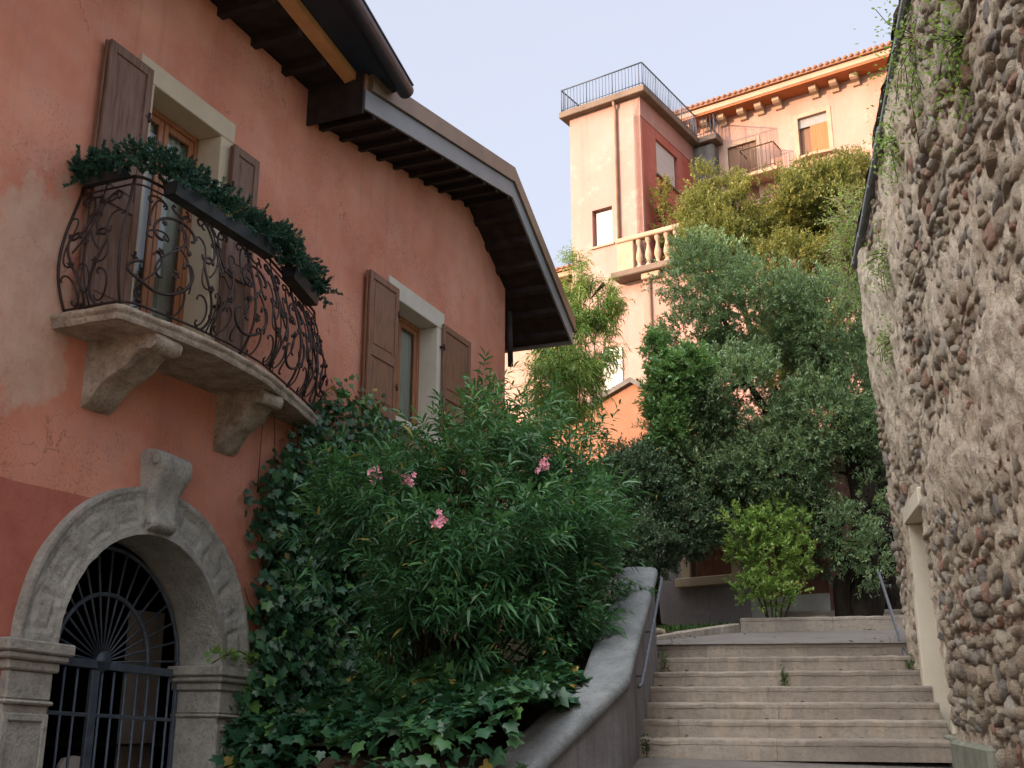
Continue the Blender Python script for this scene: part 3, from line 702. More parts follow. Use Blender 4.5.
ch = [(-.17, 0), (-.17, .62), (-.13, .68), (0, .70), (.13, .68), (.17, .62), (.17, 0)]
mb.prism([W(8.25 + a, .45 + b, -.8) for a, b in ch], W.n * -.04); mb.build('backrest', M['white'], ww)
mb = MB(); W.box(mb, 8.06, 8.44, .0, .06, -1.22, -.83, bev=.02); mb.build('seat', M['white'], ww)
for a in (8.08, 8.40):
    for o in (-1.2, -.86): mb = MB(); mb.tube([W(a, -.6, o), W(a, .01, o)], .02, 8); mb.build('leg', M['white'], ww)

# --- balcony
plan = np.array([(6.60, -.02), (6.60, .35), (6.60, .70), (6.64, .735), (6.95, .77), (7.3, .80), (7.75, .82), (8.2, .79), (8.7, .72), (9.2, .58), (9.7, .43), (10.15, .30), (10.42, .21), (10.56, .08), (10.58, -.02)])
def smooth_path(P, n):
    P = np.asarray(P, float); d = np.r_[0, np.cumsum(np.linalg.norm(np.diff(P, axis=0), axis=1))]; s = np.linspace(0, d[-1], n)
    Q = np.stack([np.interp(s, d, P[:, k]) for k in range(P.shape[1])], -1)
    return Q
pl = smooth_path(plan, 90)
for _ in range(3): pl[22:-1] = .25 * pl[21:-2] + .5 * pl[22:-1] + .25 * pl[23:]
mb = MB(); prof = [(0, 4.68), (.0, 4.685), (.02, 4.715), (.005, 4.735), (.03, 4.75), (.033, 4.787), (.015, 4.80)]
tang = np.gradient(pl, axis=0); tang /= np.linalg.norm(tang, axis=1)[:, None]; nor = np.stack([-tang[:, 1], tang[:, 0]], -1)
if nor[40][1] < 0: nor = -nor
G = np.zeros((len(pl), len(prof), 3))
for j, (e, z) in enumerate(prof):
    q = pl + nor * e; wob = .012 * (vnoise(np.stack([pl[:, 0] * 7, pl[:, 1] * 7, pl[:, 0] * 0 + j], -1), 9) - .5)
    G[:, j] = W.arr(q[:, 0] , z + wob, np.maximum(q[:, 1] + wob, -.03))
mb.grid(G)
for j in (0, -1):
    tri = tessellate_polygon([[Vector(p) for p in G[:, j]]]); mb.add(G[:, j], [tuple(t) for t in tri])
balc = mb.build('balcony', M['slabstone'], house)
def corbel(u0, u1, L):
    mb = MB(); k = L / .76
    pr_ = [(-.02, 4.688), (.76, 4.688), (.785, 4.62), (.77, 4.56), (.72, 4.53), (.66, 4.545), (.60, 4.545), (.545, 4.50), (.49, 4.425), (.40, 4.375), (.28, 4.32), (.17, 4.23), (.09, 4.12), (-.02, 4.08)]
    n_ = 7; G = np.zeros((n_, len(pr_), 3))
    for i, t in enumerate(np.linspace(0, 1, n_)):
        for j, (o, z) in enumerate(pr_):
            ins = .018 if i in (0, n_ - 1) else 0
            G[i, j] = W(u0 + (u1 - u0) * t, z + (ins * .6 if 1 < j < len(pr_) - 1 else 0), o * k - (ins * .5 if o > 0 else 0))
    G += (.02 * (vnoise(G * 9, 6) - .5))[..., None] * W.n
    mb.grid(G, flip=True)
    for i in (0, n_ - 1): mb.prism(G[i], W.u * (.003 if i == 0 else -.003))
    mb.build('corbel', M['slabstone'], balc)
corbel(7.02, 7.36, .76); corbel(8.86, 9.2, .58)

# --- balcony railing (bellied, scrolled)
rp = smooth_path(np.array([(6.74, 0.0), (6.74, .60), (6.80, .66), (7.1, .70), (7.5, .735), (8.0, .735), (8.6, .66), (9.2, .50), (9.8, .33), (10.3, .18), (10.46, .08), (10.48, 0)]), 160)
rt = np.gradient(rp, axis=0); rt /= np.linalg.norm(rt, axis=1)[:, None]; rn = np.stack([-rt[:, 1], rt[:, 0]], -1)
if rn[80][1] < 0: rn = -rn
for _ in range(6): rn[1:-1] = (rn[:-2] + rn[1:-1] + rn[2:]) / 3
rn /= np.linalg.norm(rn, axis=1)[:, None]
rs = np.r_[0, np.cumsum(np.linalg.norm(np.diff(rp, axis=0), axis=1))]; RL = rs[-1]; RH = 1.26
def belly(t): t = np.clip(t / RH, 0, 1); return .17 * np.sin(np.pi * np.clip(t, 0, 1) ** .72) ** 1.3
def rmap(s, t, extra=0.0):
    s, t = np.broadcast_arrays(np.asarray(s, float), np.asarray(t, float)); s = np.clip(s, 0, RL)
    q = np.stack([np.interp(s, rs, rp[:, k]) for k in (0, 1)], -1); n_ = np.stack([np.interp(s, rs, rn[:, k]) for k in (0, 1)], -1)
    q = q + n_ * (belly(t) + extra)[..., None] if np.ndim(belly(t)) else q + n_ * (belly(t) + extra)
    return W.arr(q[..., 0], 4.80 + t, np.maximum(q[..., 1], .02))
def scroll(kind, turns=1.35, n=46):
    x = np.linspace(-1, 1, n); k = 1.2 + 9.5 * np.abs(x) ** 3.2 * turns
    if kind == 'S': k = np.sign(x) * (np.abs(x) ** .6 * 1.0 + 9.5 * np.abs(x) ** 3.2 * turns)
    if kind == 'J': k = np.where(x > 0, .6 + 10.5 * np.abs(x) ** 3 * turns, .5)
    th_ = np.cumsum(k) * (2 / n); p = np.stack([np.cumsum(np.cos(th_)), np.cumsum(np.sin(th_))], -1)
    p -= p.mean(0); u_, s_, vt = np.linalg.svd(p, full_matrices=False); p = p @ vt.T                  # long axis along x
    p /= (p[:, 0].max() - p[:, 0].min()); p -= (p.max(0) + p.min(0)) / 2; return p
SC = {k: scroll(k) for k in 'CSJ'}
iron = MB()
def put(kind, s, t, size, rot, mirror=1, r=.0085, wx=1.0, kr=1.4):
    p = SC[kind] * np.array([size, size * mirror * wx]); c, s_ = math.cos(R(rot)), math.sin(R(rot)); q = p @ np.array([[c, s_], [-s_, c]])
    iron.tube(rmap(s + q[:, 0], np.clip(t + q[:, 1], .02, RH)), r * kr, 5)
def rosette(s, t, r=.035):
    for k in range(5):
        a = 2 * math.pi * k / 5 + s; p0 = rmap(s, t, .012); p1 = rmap(s + r * math.cos(a), t + r * math.sin(a), .02)
        iron.tube([p0, .5 * (p0 + p1) + W.n * .01, p1], [.006, .016, .004], 5)
for t, r in ((.07, .011), (RH, .015), (RH - .08, .009)): iron.tube(rmap(np.linspace(0, RL, 150), t), r, 6)
posts = [.0, .60, 2.1, 3.3, RL]
for s in posts: iron.tube(rmap(s, np.linspace(0, RH, 16)), .013, 6)
pw = [(.03, .57)]
x = .66
while x < RL - .2: w_ = random.uniform(.50, .60); pw.append((x, min(x + w_, RL - .03))); x += w_ + .03
for i, (a, b) in enumerate(pw):
    c = .5 * (a + b); w_ = b - a
    if i % 2 == 0:       # lyre
        for m in (-1, 1):
            put('S', c + m * w_ * .22, .40, .66, 80 if m > 0 else 100, m, .0095)
            put('C', c + m * w_ * .24, .90, .46, 90, -m, .0085, .9)
            put('C', c + m * w_ * .30, .22, .26, 70 * m, m, .007)
            put('J', c + m * w_ * .12, .72, .4, 90 + 14 * m, m, .007)
            put('C', c + m * w_ * .13, 1.07, .19, 0, m, .007)
        iron.tube(rmap(c, np.linspace(.07, RH, 12)), .008, 5); rosette(c, .62); rosette(c, .93, .028)
        put('S', c - w_ * .38, .66, .5, 92, 1, .006); put('S', c + w_ * .38, .66, .5, 88, -1, .006); rosette(c - w_ * .25, .42, .04); rosette(c + w_ * .25, .42, .04); put('C', c, .30, .24, 90, 1, .006)
    else:                # large circle scrolls
        put('C', c - .02, .36, .56, 20, 1, .011, 1.1); put('C', c + .03, .85, .50, 200, 1, .010, 1.0)
        put('S', c, .62, .62, 55, 1, .0085); put('J', c + .15, .5, .42, 120, -1, .007); put('J', c - .16, .95, .36, 60, 1, .007)
        put('C', c + .14, .20, .26, 90, 1, .007); put('C', c - .15, .72, .2, 10, -1, .007); put('C', c - .12, 1.08, .2, 180, 1, .007); put('C', c + .15, 1.08, .2, 180, -1, .007)
        put('S', c - .2, .32, .44, 75, 1, .007); put('J', c + .18, .88, .4, 80, 1, .007); rosette(c + .02, .40, .05); rosette(c - .16, .55, .035); rosette(c - .1, .86, .03); rosette(c + .16, .66, .03)
iron.build('railing', M['iron'], balc)

# --- eaves and roofs
mb = MB()
def sof(u0, u1, o0, o1, dz0, dz1, mi=0):
    a, b = float(zs_(u0)), float(zs_(u1))
    V_ = [W(u0, a + dz0, o0), W(u1, b + dz0, o0), W(u1, b + dz0, o1), W(u0, a + dz0, o1), W(u0, a + dz1, o0), W(u1, b + dz1, o0), W(u1, b + dz1, o1), W(u0, a + dz1, o1)]
    mb.add(V_, [(0, 3, 2, 1), (4, 5, 6, 7), (0, 1, 5, 4), (1, 2, 6, 5), (2, 3, 7, 6), (3, 0, 4, 7)], mi)
US, UA, UE = 10.2, 14.9, 17.7
sof(US, UA, -.05, .78, .02, .06); sof(UA, UE, -9.3, .78, .02, .06)
for u in list(np.arange(10.45, 14.8, .48)) + list(np.arange(15.15, 17.7, .46)):
    sof(u, u + .085, -.04 if u < 16.4 else -9, .775, -.07, .018, 1)
roofp = mb.build('gable_eave', [M['eavewood'], M['eavewood']], house)
mb = MB()
for a, b in ((US, UA), (UA, UE + .04)): sof(a, b, .782, .815, -.03, .235)
sof(UE, UE + .035, -9.3, .78, -.03, .235)
mb.build('rake_board', M['rakemetal'], roofp)
mb = MB()
for a, b in ((US + .1, UA), (UA, UE + .08)): sof(a, b, .79, .855, .245, .50)
mb.build('rake_flashing', M['flash2'], roofp)
mb = MB()
sof(US, UA, -9.3, .788, .07, .47); sof(UA, UE, -9.3, .788, .07, .47)
# ridge and upper roof of the street part
GO_ = lambda u: np.interp(u, [-9, 7.4, 10.85], [1.62, 1.60, 1.01]); FO_ = lambda u: np.interp(u, [-9, 7.5, 10.72], [.95, .83, .475])
uu = [-9.4, 7.4, 10.8]
top = [[W(u, 9.16, GO_(u)), W(u, 9.35, GO_(u)), W(u, 11.3, -5.0), W(u, 9.3, -9.6), W(u, 9.0, -9.4), W(u, 9.14, FO_(u) + .02)] for u in uu]
for i in (0, 1):
    for j in range(5): mb.add([top[i][j], top[i + 1][j], top[i + 1][j + 1], top[i][j + 1]], [(0, 1, 2, 3)])
for i in (0, 2): mb.add(top[i], [tuple(range(6))])
mb.build('roof', M['rooftile'], house)
mb = MB()
V_ = []
for u in (-9.4, 7.4, 10.72): V_ += [W(u, 9.02, -.02), W(u, 9.02, FO_(u)), W(u, 9.07, FO_(u)), W(u, 9.07, -.02)]
for i in (0, 1): b = i * 4; mb.add(V_[b:b + 8], [(0, 1, 5, 4), (1, 2, 6, 5), (2, 3, 7, 6), (3, 0, 4, 7)])
mb.add(V_[8:12], [(0, 1, 2, 3)])
for u in np.arange(4, 10.6, .62): W.box(mb, u, u + .1, 8.90, 9.018, -.02, FO_(u) - .03)
V2 = []
for u in (-9.4, 7.4, 10.8): V2 += [W(u, 9.08, FO_(u) + .152), W(u, 9.13, GO_(u) - .02), W(u, 9.155, GO_(u) - .02), W(u, 9.11, FO_(u) + .152)]
for i in (0, 1): b = i * 4; mb.add(V2[b:b + 8], [(0, 1, 5, 4), (1, 2, 6, 5), (2, 3, 7, 6), (3, 0, 4, 7)], 1)
ev = mb.build('eave', [M['eavewood'], M['navy']], house)
mb = MB()
V_ = []
for u in (-9.4, 7.4, 10.74): V_ += [W(u, 8.96, FO_(u) + .001), W(u, 8.985, FO_(u) + .15), W(u, 9.20, FO_(u) + .15), W(u, 9.20, FO_(u) + .001)]
for i in (0, 1): b = i * 4; mb.add(V_[b:b + 8], [(0, 1, 5, 4), (1, 2, 6, 5), (2, 3, 7, 6), (3, 0, 4, 7)])
mb.add(V_[8:12], [(0, 1, 2, 3)])
mb.build('fascia', M['fascia'], ev)
mb = MB(); mb.tube([W(u, 9.13, GO_(u) + .0) for u in (-9.4, 7.4, 10.86)], .105, 16)
mb.tube([W(u, 9.20, GO_(u) + .095) for u in (-9.4, 7.4, 10.86)], .016, 8)
gt = mb.build('gutter', M['navy'], ev)
mb = MB(); mb.tube([W(u, 9.215, GO_(u) + .04) for u in (-9.4, 7.4, 10.84)], .018, 8); mb.build('gutter_edge', M['fascia'], ev)
mb = MB(); W.box(mb, US - .04, US - .004, 8.50, 9.09, .0, .80, bev=.004); mb.build('end_board', M['eavewood'], roofp)
mb = MB() if True else MB(); mb.tube([W(16.55, 8.2, .06), W(16.56, 7.2, .08)], .05, 10); mb.build('downpipe', M['eavewood'], roofp)

# --- planters hung on the railing
def rosettes(name, centers, outs, mat, parent, n_leaf=110, L=.030, wdt=.012, seed=1):
    """fleshy finger-like sprigs"""
    r_ = np.random.default_rng(seed); VV, AA = [], []
    for c, o in zip(centers, outs):
        ln = r_.uniform(.11, .21); o = o / np.linalg.norm(o)
        t = r_.uniform(.1, 1, n_leaf); base = c + o * (t * ln)[:, None] + r_.normal(0, .004, (n_leaf, 3))
        d = r_.normal(0, 1, (n_leaf, 3)); d -= (d @ o)[:, None] * o; d /= np.linalg.norm(d, axis=1)[:, None]
        d = d * .8 + o * (.35 + .9 * t)[:, None]; d /= np.linalg.norm(d, axis=1)[:, None]
        sd_ = np.cross(d, r_.normal(0, 1, (n_leaf, 3))); sd_ /= np.linalg.norm(sd_, axis=1)[:, None]
        l_ = L * r_.uniform(.7, 1.2, n_leaf)[:, None]
        Q = np.stack([base, base + d * l_ * .55 + sd_ * wdt * .5, base + d * l_, base + d * l_ * .55 - sd_ * wdt * .5], 1)
        VV.append(Q.reshape(-1, 3)); AA.append(np.repeat(np.clip(.5 + r_.normal(0, .12) + r_.normal(0, .18, n_leaf), 0, 1), 4))
    V_ = np.concatenate(VV); return fast_mesh(name, V_, np.arange(len(V_)).reshape(-1, 4), mat, parent, np.concatenate(AA))

def planter(label, s0, s1, spill, n, seed):
    r_ = np.random.default_rng(seed); p0 = rmap(s0, RH); p1 = rmap(s1, RH)
    d = p1 - p0; d[2] = 0; L_ = np.linalg.norm(d); d /= L_; nn = np.cross(d, (0, 0, 1.0))
    if np.dot(nn, W.n) < 0 and abs(np.dot(nn, W.n)) > .3: nn = -nn
    if s1 < .7: nn = -W.u
    o = thing('balcony_planter', label, 'planter', .5 * (p0 + p1), 'planters hung on the balcony railing')
    mb = MB(); sd_ = s1 < .7; wd_, hh = (.10, .06) if sd_ else (.17, .13); b0 = p0 + nn * .03 + np.array([0, 0, -.05 if sd_ else -.11])
    prof = [(.02, 0), (wd_ - .02, 0), (wd_, hh), (wd_ - .012, hh), (wd_ - .03, .02), (.03, .02), (.012, hh), (0, hh)]
    A = [b0 + nn * a + np.array([0, 0, z]) for a, z in prof]; mb.prism(A, d * L_)
    mb.prism([b0 + nn * a + np.array([0, 0, z]) for a, z in ((.02, 0), (wd_ - .02, 0), (wd_ - .005, hh), (.005, hh))], d * .012)
    mb.prism([b0 + d * (L_ - .012) + nn * a + np.array([0, 0, z]) for a, z in ((.02, 0), (wd_ - .02, 0), (wd_ - .005, hh), (.005, hh))], d * .012)
    mb.build('trough', M['black_trough'], o)
    mb = MB()
    rh = .20
    q = [b0 + nn * (wd_ + .004) + np.array([0, 0, hh + rh - .10]) + d * t for t in (0, L_)]
    mb.tube(q, .006, 6)
    for t in (.06, .94): mb.box(b0 + d * (L_ * t - .018) + nn * (wd_ + .003) + np.array([0, 0, hh - .04]), d * .036, nn * .006, (0, 0, rh - .04))
    mb.build('bracket', M['gutter'], o)
    t = r_.uniform(-spill[0], L_ + spill[1], n); ww_ = np.where(r_.random(n) < .15, r_.uniform(wd_, wd_ + .08, n), r_.uniform(-.03, wd_ + .01, n)); hgt = hh + r_.uniform(-.02, .16, n) - .10 * np.clip(ww_ - wd_, 0, 1) * 10 * r_.uniform(0, 1, n)
    ctr = b0 + d * t[:, None] + nn * ww_[:, None] + np.array([0, 0, 1.0]) * hgt[:, None]
    out = nn * r_.normal(.35, .45, n)[:, None] + d * r_.normal(0, .45, n)[:, None] + np.array([0, 0, 1.0]) * r_.uniform(.1, 1.1, n)[:, None]
    m_ = ww_ > wd_; out[m_, 2] -= .7
    rosettes('sedum', ctr, out, M['gar'], o, seed=seed)
planter('short planter of green sedum on the railing nearest the worn beige plaster', .16, .58, (.14, .22), 120, 11)
planter('long dark planter of green sedum along the middle of the balcony railing', .86, 2.42, (.22, .3), 330, 12)
planter('shorter dark planter of green sedum on the railing end beside the plain wall', 2.92, 3.78, (.55, .14), 260, 13)

# ------------------------------------------------------------------ right rubble wall
LEAN = .027; ZT = 6.45; UEND = 1.72; UN = -8.4
rw = thing('rubble_wall', 'tall rough rubble wall of river cobbles and brick with a stone doorway at its far end', 'wall', RW(-2, .6, -.3))
def roff(z): return LEAN * (np.asarray(z, float) - 1.27)
DO = (-.50, .50, 1.36, 3.28)              # doorway: u0, u1, z0, z1
uu = np.r_[np.linspace(UN, DO[0], 220), np.linspace(DO[0], DO[1], 26)[1:], np.linspace(DO[1], UEND, 40)[1:]]
zz = np.r_[np.linspace(.3, DO[2], 32), np.linspace(DO[2], DO[3], 56)[1:], np.linspace(DO[3], ZT, 90)[1:]]
Ug, Zg = np.meshgrid(uu, zz, indexing='ij'); P3 = np.stack([Ug, Zg, Ug * 0], -1)
cover = vnoise(P3 * np.array([.5, .9, 1]), 31)
nz_ = .018 - .016 + .036 * ss(.55, .75, cover) + .026 * (vnoise(P3 * 7, 11) - .5) + .030 * (vnoise(P3 * np.array([15, 19, 1]), 12) - .5) + .018 * (vnoise(P3 * 40, 13) - .5) + .06 * (vnoise(P3 * 1.6, 14) - .5)
G = RW.arr(Ug, Zg, roff(Zg) + nz_)
n, m = Ug.shape; i = np.arange(n - 1)[:, None] * m + np.arange(m - 1)[None]; q = np.stack([i, i + m, i + m + 1, i + 1], -1)
uc = .5 * (uu[:-1] + uu[1:])[:, None]; zc = .5 * (zz[:-1] + zz[1:])[None]
keep = ~((uc > DO[0]) & (uc < DO[1]) & (zc > DO[2]) & (zc < DO[3]))
mb = MB(); mb.add(G.reshape(-1, 3), q[keep].tolist(), 0, 0, True)
# back, end, near continuation
mb.add([RW(UEND, .3, roff(.3)), RW(UEND, .3, -.65), RW(UEND, ZT, -.65), RW(UEND, ZT, roff(ZT))], [(0, 1, 2, 3)])
mb.add([RW(UN, .3, -.65), RW(UEND, .3, -.65), RW(UEND, ZT, -.65), RW(UN, ZT, -.65)], [(0, 1, 2, 3)])
us2 = np.linspace(-18, UN, 60); zs2 = np.linspace(-1, ZT, 40); U2, Z2 = np.meshgrid(us2, zs2, indexing='ij'); P2 = np.stack([U2, Z2, U2 * 0], -1)
mb.grid(RW.arr(U2, Z2, roff(Z2) + .05 * (vnoise(P2 * 5, 11) - .5) + .06 * (vnoise(P2 * 1.6, 14) - .5) * (U2 > -18)), flip=True)
mb.build('masonry', M['mortar'], rw)
# stones
r_ = np.random.default_rng(5); S = []   # u, z, w, h, depth, protr, colour
z = .35; row = 0; brick_rows = [2.02, 2.46, 2.92, 3.42, 3.95, 4.5, 5.2]
bi = 0
while z < ZT - .02:
    if bi < len(brick_rows) and z > brick_rows[bi]:
        h = .05; u = UN
        while u < UEND:
            w = r_.uniform(.09, .20)
            if r_.random() < .8: S.append((u + w / 2, z + h / 2 + .02 * math.sin(u * 1.7), w * .92, h, .04, r_.uniform(-.012, .028), r_.choice([.88, .95, .98])))
            u += w + r_.uniform(0, .06)
        z += h + .008; bi += 1; continue
    h = r_.uniform(.06, .14); u = UN - r_.uniform(0, .2)
    while u < UEND + .02:
        w = r_.uniform(.07, .25) * (1.0 if r_.random() < .8 else 1.4)
        zoff = .035 * math.sin(u * 2.1 + row * .3) + r_.normal(0, .012)
        bf = float(max(ss(3.1, 1.9, z) * ss(.2, -1.6, u), ss(4.3, 5.4, z) * ss(-.9, -2.8, u))); big = .75 * bf * (r_.random() < .35 + .5 * bf)
        cv = vnoise(np.array([[u * .5, z * .9, 0.0]]), 31)[0]
        pro = r_.uniform(-.006, .020) + (.022 * r_.random() - .008) * big + .002 - .02 * max(0, cv - .5)
        if r_.random() < .93:
            S.append((u + w / 2, z + h / 2 + zoff, w * 1.0, h * r_.uniform(.9, 1.14) * (1 + .12 * big), r_.uniform(.036, .066) + .022 * big, pro, r_.uniform(0, .9)))
        u += w + r_.uniform(0, .015)
    z += h * .97; row += 1
for k in range(8000):     # small chips and brick bits pushed into the joints
    S.append((r_.uniform(UN, UEND), r_.uniform(.4, ZT), r_.uniform(.03, .09), r_.uniform(.02, .055), .035, r_.uniform(-.012, .012), r_.uniform(0, 1)))
S = np.array([s for s in S if not (DO[0] - .26 < s[0] < DO[1] + .26 and DO[2] - .05 < s[1] < DO[3] + .24) and not (s[0] < -.4 and s[0] > -2.4 and s[1] < 1.42)])
nu_, nv_ = 12, 7
ph = np.linspace(0, 2 * np.pi, nu_, endpoint=False); la = np.linspace(-np.pi / 2, np.pi / 2, nv_)
def spw(x, e): return np.sign(x) * np.abs(x) ** e
tp = []
for l in la:
    for p in ph: tp.append((spw(math.cos(l), .6) * spw(math.cos(p), .7), spw(math.cos(l), .6) * spw(math.sin(p), .7), spw(math.sin(l), .5)))
tp = np.array(tp); tq = np.array([(a * nu_ + b, a * nu_ + (b + 1) % nu_, (a + 1) * nu_ + (b + 1) % nu_, (a + 1) * nu_ + b) for a in range(nv_ - 1) for b in range(nu_)])
N = len(S); T = np.repeat(tp[None], N, 0)
# irregular outline per stone
ang = np.arctan2(T[..., 1], T[..., 0]); k1 = r_.uniform(0, 6.28, (N, 3)); rad = 1 + .14 * np.cos(2 * ang + k1[:, :1]) + .10 * np.cos(3 * ang + k1[:, 1:2]) + .06 * np.cos(5 * ang + k1[:, 2:3])
rot = r_.normal(0, .24, N)[:, None]
x = T[..., 0] * rad * S[:, 2:3] / 2; y = T[..., 1] * rad * S[:, 3:4] / 2
x, y = x * np.cos(rot) - y * np.sin(rot), x * np.sin(rot) + y * np.cos(rot)
uu_ = S[:, 0:1] + x; zz_ = S[:, 1:2] + y
tilt = r_.normal(0, .12, (N, 1)); oo = T[..., 2] * S[:, 4:5] + S[:, 5:6] - .038 + tilt * x + roff(zz_)
P = RW.arr(uu_, zz_, oo); P += (.024 * (vnoise(P * 15, 8) - .5))[..., None] * RW.n + .018 * (vnoise(P * 34, 9) - .5)[..., None]
qq = (tq[None] + (np.arange(N) * len(tp))[:, None, None]).reshape(-1, 4)
fast_mesh('stones', P.reshape(-1, 3), qq[:, ::-1], M['rubble'], rw, np.repeat(S[:, 6], len(tp)))
# coping
mb = MB()
def rbox(u0, u1, z0, z1, o0, o1, bev=.015): RW.box(mb, u0, u1, z0, z1, o0, o1, bev=bev)
u = -16.0
while u < UEND:
    w = min(r_.uniform(.5, .8), UEND + .05 - u); j = r_.uniform(-.012, .012); rbox(u + .004, u + w - .004, ZT - .005 + j * .4, ZT + .085 + j, -.7, roff(ZT) + .085 + j, .02); u += w
mb.build('coping', M['cap'], rw)
mb = MB(); us_ = np.linspace(-16, UEND, 200)
prof = [(.055, .085), (.075, .11), (.07, .15), (.03, .19), (-.1, .24), (-.3, .26), (-.6, .20), (-.62, .085)]
G = np.stack([RW.arr(us_, ZT + b + .05 * (vnoise(np.stack([us_ * 4, us_ * 0 + k, us_ * 0], -1), 3) - .5) * (k > 0), roff(ZT) + a + .05 * (vnoise(np.stack([us_ * 5, us_ * 0 + k, us_ * 0], -1), 4) - .5)) for k, (a, b) in enumerate(prof)], 1)
mb.grid(G, flip=True); mb.add(G[-1], [tuple(range(len(prof)))]); mb.build('capping', M['soil'], rw)
# doorway
mb = MB(); RW.box(mb, DO[1], DO[1] + .17, DO[2], DO[3], -.5, roff(2.4) + .035, bev=.012)
RW.box(mb, DO[0] - .13, DO[0], DO[2], DO[3], -.5, .015, bev=.012)
RW.box(mb, DO[0] - .03, DO[1] + .12, DO[3] + .002, DO[3] + .17, -.5, roff(3.4) + .03, bev=.012)
dr = mb.build('door_surround', M['jamb'], rw)
mb = MB(); RW.box(mb, DO[0], DO[1], DO[2], DO[3], -.55, -.46); mb.build('door', M['wood'], rw)
mb = MB(); RW.box(mb, DO[0] - .16, DO[1] + .19, .5, DO[2] - .002, -.4, .045, bev=.02); RW.box(mb, -2.3, DO[0] - .17, .5, 1.33, -.3, .055, bev=.03); mb.build('plinth', M['plinth'], rw)

# ------------------------------------------------------------------ villa on the hill
def wall_holes(fr, outer, holes, depth, off=0.0):
    mb = MB(); loops = [outer] + [[(h[0], h[2]), (h[0], h[3]), (h[1], h[3]), (h[1], h[2])] for h in holes]; ap = [p for l in loops for p in l]
    tri = tessellate_polygon([[Vector((p[0], p[1], 0)) for p in l] for l in loops]); mb.add([fr(p[0], p[1], off) for p in ap], [tuple(t) for t in tri])
    for h in holes:
        c = [(h[0], h[2]), (h[1], h[2]), (h[1], h[3]), (h[0], h[3])]
        for k in range(4):
            a, b = c[k], c[(k + 1) % 4]; mb.add([fr(a[0], a[1], off), fr(b[0], b[1], off), fr(b[0], b[1], off - depth), fr(a[0], a[1], off - depth)], [(0, 1, 2, 3)])
    return mb
def plate(fr, u0, u1, z0, z1, o0, o1, name, mat, parent, bev=0.0):
    mb = MB(); fr.box(mb, u0, u1, z0, z1, o0, o1, bev=bev); return mb.build(name, mat, parent)
tw = thing('tower_house', 'tall pink and red plastered tower house with a blue railed roof terrace', 'house', TA(1.4, 6, -2))
mb = wall_holes(TA, [(.06, 5), (.06, 22.2), (2.9, 22.2), (2.9, 5)], [(1.25, 2.05, 16.9, 18.3)], .28)
mb.add([TA(2.9, 5, 0), TA(2.9, 22.2, 0), TA(2.9, 22.2, -7), TA(2.9, 5, -7)], [(0, 1, 2, 3)])
mb.build('wall', M['villa'], tw)
sw = thing  # (kept short)
mb = wall_holes(TB, [(0, 5), (0, 21.45), (4.9, 21.45), (4.9, 5)], [(1.2, 3.0, 19.68, 21.1)], .25, -.05)
mb.build('side_wall', M['redwall'], tw)
plate(TB, 0, 4.9, 21.45, 22.2, -.3, -.03, 'frieze', M['pink'], tw)
plate(TB, -.0, .13, 15.9, 21.45, -.3, -.045, 'corner_band', M['pink'], tw)
w_ = plate(TB, 1.2, 3.0, 19.68, 21.1, -.30, -.27, 'side_window', M['shut_br'], tw)
plate(TB, 1.26, 2.82, 19.74, 21.06, -.265, -.12, 'blind', M['blind'], w_)
plate(TB, 1.1, 3.12, 19.60, 19.68, -.3, .03, 'sill', M['slabedge'], w_, .01)
w_ = plate(TA, 1.25, 2.05, 16.9, 18.3, -.30, -.27, 'front_window', M['shut_br'], tw)
plate(TA, 1.25, 1.93, 16.95, 18.2, -.26, -.10, 'blind', M['blind'], w_)
plate(TA, 1.18, 2.12, 16.82, 16.9, -.3, .06, 'sill', M['cornice'], w_, .01)
mb = MB(); TA.box(mb, -.28, 3.2, 22.2, 22.45, -5.2, .28, bev=.02); sl_ = mb.build('terrace_slab', M['slabedge'], tw)
mb = MB(); TB.box(mb, 4.25, 6.2, 22.2, 22.45, .29, 1.0, bev=.02); mb.build('terrace_slab', M['slabedge'], tw)
mb = MB(); TB.box(mb, 4.4, 5.3, 20.6, 22.19, -.2, .8, bev=.1); mb.build('stone_bay', M['greystone'], tw)
def railing(pts, h, name, mat, parent, step=.13, rb=.011):
    mb = MB(); pts = [np.array(p, float) for p in pts]; up = np.array([0, 0, h])
    for a, b in zip(pts[:-1], pts[1:]):
        d = b - a; L_ = np.linalg.norm(d); k = int(L_ / step)
        mb.tube([a + up, b + up], .028, 6); mb.tube([a + up * .12, b + up * .12], .016, 6)
        for i in range(k + 1): mb.tube([a + d * i / k, a + d * i / k + up], rb if i % 8 else .02, 4)
    return mb.build(name, mat, parent)
z_ = 22.45
railing([TA(3.12, z_, -4.2), TA(3.12, z_, .2), TA(-.2, z_, .2), TA(-.2, z_, -4.3), TA(-.92, z_, -4.3), TA(-.92, z_, -6.1)], .92, 'railing', M['villarail'], tw)
mb = MB(); mb.tube([TA(.97, 22.2, .2), TA(.97, 22.05, .16), TA(.97, 21.9, .07), TA(.97, 15.9, .07)], .055, 8); mb.build('drainpipe', M['copper'], tw)
